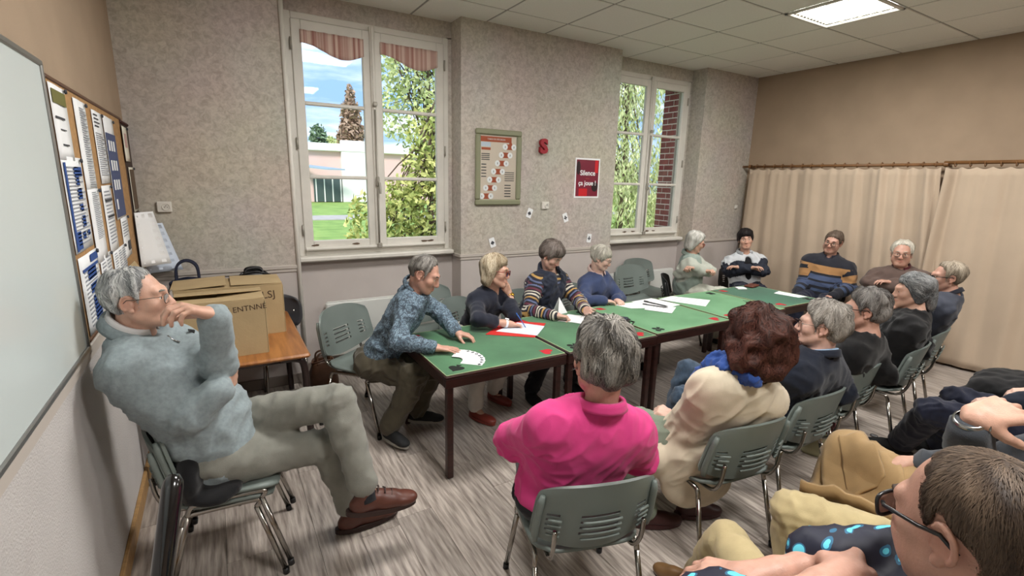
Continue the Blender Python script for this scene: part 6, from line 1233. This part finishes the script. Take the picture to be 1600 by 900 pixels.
def p14_top(E):
    P = E['torso'](.024); N, H, u, f, r, J = E['N'], E['H'], E['u'], E['f'], E['r'], E['J']
    for s_ in 'LR': P += E['arm'](s_, .020, .72, flare=.008)
    P += [ell(H-np.array([0,0,.05])-f*.03,(.20,.16,.15),E['RH'],.06), ell(H-np.array([0,0,.15])-f*.09,(.20,.06,.15),E['RH'],.06), ell((J['HL']+J['KL'])/2-np.array([0,0,.05]),(.09,.20,.12),E['RH'],.06), ell((J['HR']+J['KR'])/2-np.array([0,0,.05]),(.09,.20,.12),E['RH'],.06)]; P += neck_cut(E,.066); E['garment']('coat', P, M_cream, .008, .8)
    ring = [N+u*(.034-.02*math.cos(a))+(f*math.cos(a)+r*math.sin(a))*.082*E['gl'] for a in np.linspace(-2.5,1.2,13)]
    Q = [cone(ring[k],ring[k+1],.028,.028,.02) for k in range(12)]+[cone(N+u*.03-r*.08+f*.03,N-u*.05-r*.10+f*.13,.045,.05,.04), cone(N-u*.05-r*.10+f*.13,N-u*.22-r*.07+f*.17,.05,.055,.04), cone(N+u*.04-r*.085,N-u*.005-r*.135+f*.05,.030,.026,.04)]
    E['garment']('scarf', Q, M_scarf, .016, 2.2)
def p14_x(E): ringpart(E,'bracelet',mat('bronze_bangle', srgb(130,110,70), .3, 1),E['J']['WL']-nrm(E['J']['WL']-E['J']['EL'])*.01,E['J']['WL']-E['J']['EL'],.034,.016,.005,(-1,0,.3))
person('p14', J_p14, 'woman with curly auburn hair in a cream coat and blue scarf, seen from behind', 'pale', ('curly',HM('auburn',(38,20,17),(98,60,50))), (66,-4,0), p14_top, trousers(M_greentr), (((-.45,.6,.2),(-.3,-.3,-1),'grip'),((-.25,.75,.25),(.3,-.2,-1),'grip')), S=1.08, W=1.12, HS=1.22, n_str=4600, gh=.0075, seed=15, strw=.0015, res=(.011,.0055), shoes=(M_oxshoe,M_oxshoe,False,None,dict(L=(.6,-.3),R=(.6,-.3))), extras=p14_x)
M_pink_ = cloth('pink_polo_cotton', srgb(208,62,128), .85, var=.05, bs=420)
def p15_after(E): collar(E, M_pink_, h=.046, rad=.060, open_=.3, th=.006, flare=.006)
person('p15', J_p15, 'grey-haired man in a bright pink polo shirt, seen from behind in the centre', 'ruddy', ('full',HM('saltpepper',(50,47,44),(172,167,159))), (76,-4,0), simple_top('polo_shirt',M_pink_,.022,.10,.0065,cut=.062,after=p15_after,flare=.006,loose=.006), trousers(M_blacktr), (((-.8,.5,.1),(0,-.4,-1),'relax'),((.6,.6,.1),(0,-.4,-1),'relax')), S=1.12, W=1.30, HS=1.28, n_str=4200, gh=.0075, seed=16, strw=.0014, res=(.011,.005), belly=.5, shoes=(M_blackshoe,M_blackshoe,False,None))
M_leafsh = leaves_print()
def p16_x(E):
    socks(E, M_sock)
person('p16', J_p16, 'man with black-rimmed glasses and cropped hair, close in the right foreground, leaf-print shirt', 'ruddy', ('buzz',HM('buzzbrown',(58,46,38),(112,94,78))), (74,-10,-4), simple_top('leaf_print_shirt',M_leafsh,.020,.15,.008,cut=.060,after=lambda E: collar(E, M_leafsh, h=.036, rad=.060, open_=.3),flare=.008), trousers(M_khaki,.93,.014,.014,.006), (((-.5,.6,-.1),(.2,-.4,-1),'relax'),((.8,.5,0),(0,-.4,-1),'relax')), S=1.1, W=1.14, HS=1.17, n_str=14000, gh=.0075, seed=17, strw=.0005, glasses=G_bold, res=(.011,.0042), hp=dict(nose=1.05,fat=.8), brow=MATS['hair_buzzbrown'], shoes=(M_tanleather,M_brownsole,False,None,dict(L=(-.3,.95),R=(.2,.95))), extras=p16_x)
M_charc = cloth('charcoal_jumper', srgb(66,70,76), .92); M_trench = cloth('tan_trench_cotton', srgb(164,136,96), .8, var=.06)
def p17_x(E):
    J = E['J']; ringpart(E,'watch_bracelet',steel,J['WL']-nrm(J['WL']-J['EL'])*.015,J['WL']-J['EL'],.036,.020,.006,(-.3,-.6,.8),steel)
person('p17', J_p17, 'person in a charcoal jumper with a steel watch, hand raised, right foreground', 'tan', ('crop',HM('darkgrey',(60,58,56),(120,116,112))), (95,-10,0), simple_top('jumper',M_charc,.014,.78,.008,cut=.060), trousers(M_khaki,.95,.036,.016,.007), ((None,(0,0,-1),'relax'),((.82,-.48,.22),(.10,.35,-.9),'relax')), S=1.1, W=1.14, HS=1.05, n_str=700, seed=18, res=(.012,.006), shoes=(M_brownshoe,M_brownsole,False,None), extras=p17_x, hsc=1.22)
person('p18', J_p18, 'person in dark navy trousers and jacket at the right edge, hand on thigh', 'pale', ('crop',HM('dun',(70,62,54),(130,120,108))), (100,0,0), simple_top('jacket',M_navyj,.022,.95,.008,cut=.060), trousers(M_navytr,.97,.018,.018,.010), (RELAX,((-.6,.7,0),(0,0,-1),'relax')), S=1.1, W=1.14, HS=1.05, n_str=600, seed=19, res=(.012,.0065), shoes=(M_blackshoe,M_blackshoe,False,None))
# ------------------------------------------------------------ coats
def drape(name, label, cat, prims, m, amp, seed, loc, h=.012):
    t = thing(name, label, cat, loc); d, ax = field(prims, h); V, Q = nets(d, ax, 1); Nn = gradn(d, ax, V); w1 = vnoise(V*np.array((8,8,11))+seed)+.5*vnoise(V*21+seed); V = V+Nn*((1-np.abs(2*w1/1.5-1)-.6)*amp)[:,None]; qmesh('cloth', V-np.array(loc), Q, m, t); return t
tc_ = thing('trench_coat','tan trench coat folded across the lap of the person in charcoal','coat',(2.5,.9,0))
def lap(x, y):
    z = .50
    for (ax_,ay,az),(bx_,by,bz) in (((2.29,.28,.57),(2.1,.98,.55)),((2.47,.28,.57),(2.68,1.0,.55))):
        t = np.clip(((x-ax_)*(bx_-ax_)+(y-ay)*(by-ay))/((bx_-ax_)**2+(by-ay)**2),0,1.05); d_ = math.hypot(x-ax_-t*(bx_-ax_), y-ay-t*(by-ay)); z = max(z, .57+(math.sqrt(max(.135**2-d_*d_,0)) if d_ < .135 else -.9*(d_-.135)))
    return z
for nme, (ua,ub,va,vb), rot, lift, sd in (('coat_body',(-.26,.24,-.24,.22),.30,.012,1.0),('coat_fold',(-.20,.20,-.14,.14),.55,.030,4.0),('lapel',(-.13,.13,-.055,.055),.75,.050,8.0)):
    F = np.zeros((26,20,3))
    for a in range(26):
        for c in range(20):
            uu, vv = ua+(ub-ua)*a/25, va+(vb-va)*c/19; x = 2.52+(.04 if sd > 1 else 0)+uu*math.cos(rot)-vv*math.sin(rot); y = .90+(.06 if sd > 1 else 0)+uu*math.sin(rot)+vv*math.cos(rot)
            w_ = float(vnoise(np.array([[uu*13+sd, vv*9, sd]]))[0]-.5)*.045+float(vnoise(np.array([[uu*4+vv*22+sd, sd, .3]]))[0]-.5)*.030; F[a,c] = (x-2.5+w_*.3, y-.9, lap(x,y)+lift+w_)
    MB().grid(F, thick=.014).build(nme, M_trench, tc_, smooth=True)
for q_ in ((2.60,1.02,lap(2.60,1.02)+.075),): b = MB(); b.lathe([(0,.006),(.016,.006),(.018,.002),(.016,0)],(q_[0]-2.4,q_[1]-.95,q_[2]),14); b.build('button', M_black, tc_, smooth=True)
M_blackcoat = cloth('black_coat', srgb(20,20,22), .95)
drape('jacket','black jacket bunched on the seat behind the back of the man in grey','coat',[ell((-.215,2.50,.60),(.055,.17,.12),None,.04), ell((-.13,2.46,.515),(.12,.15,.04),None,.04)],M_blackcoat,.02,9,(-.26,2.5,0))
drape('coat','heap of black coats thrown over the chair near the right wall','coat',[ell((4.95,.95,.55),(.30,.26,.10),None,.06), cone((4.78,.72,.62),(5.10,.74,.90),.12,.12,.08), cone((4.75,1.1,.52),(4.62,1.2,.32),.09,.08,.06), ell((4.95,.74,.86),(.26,.09,.12),rotz(.1),.06)],M_blackcoat,.03,5,(4.95,.9,0))
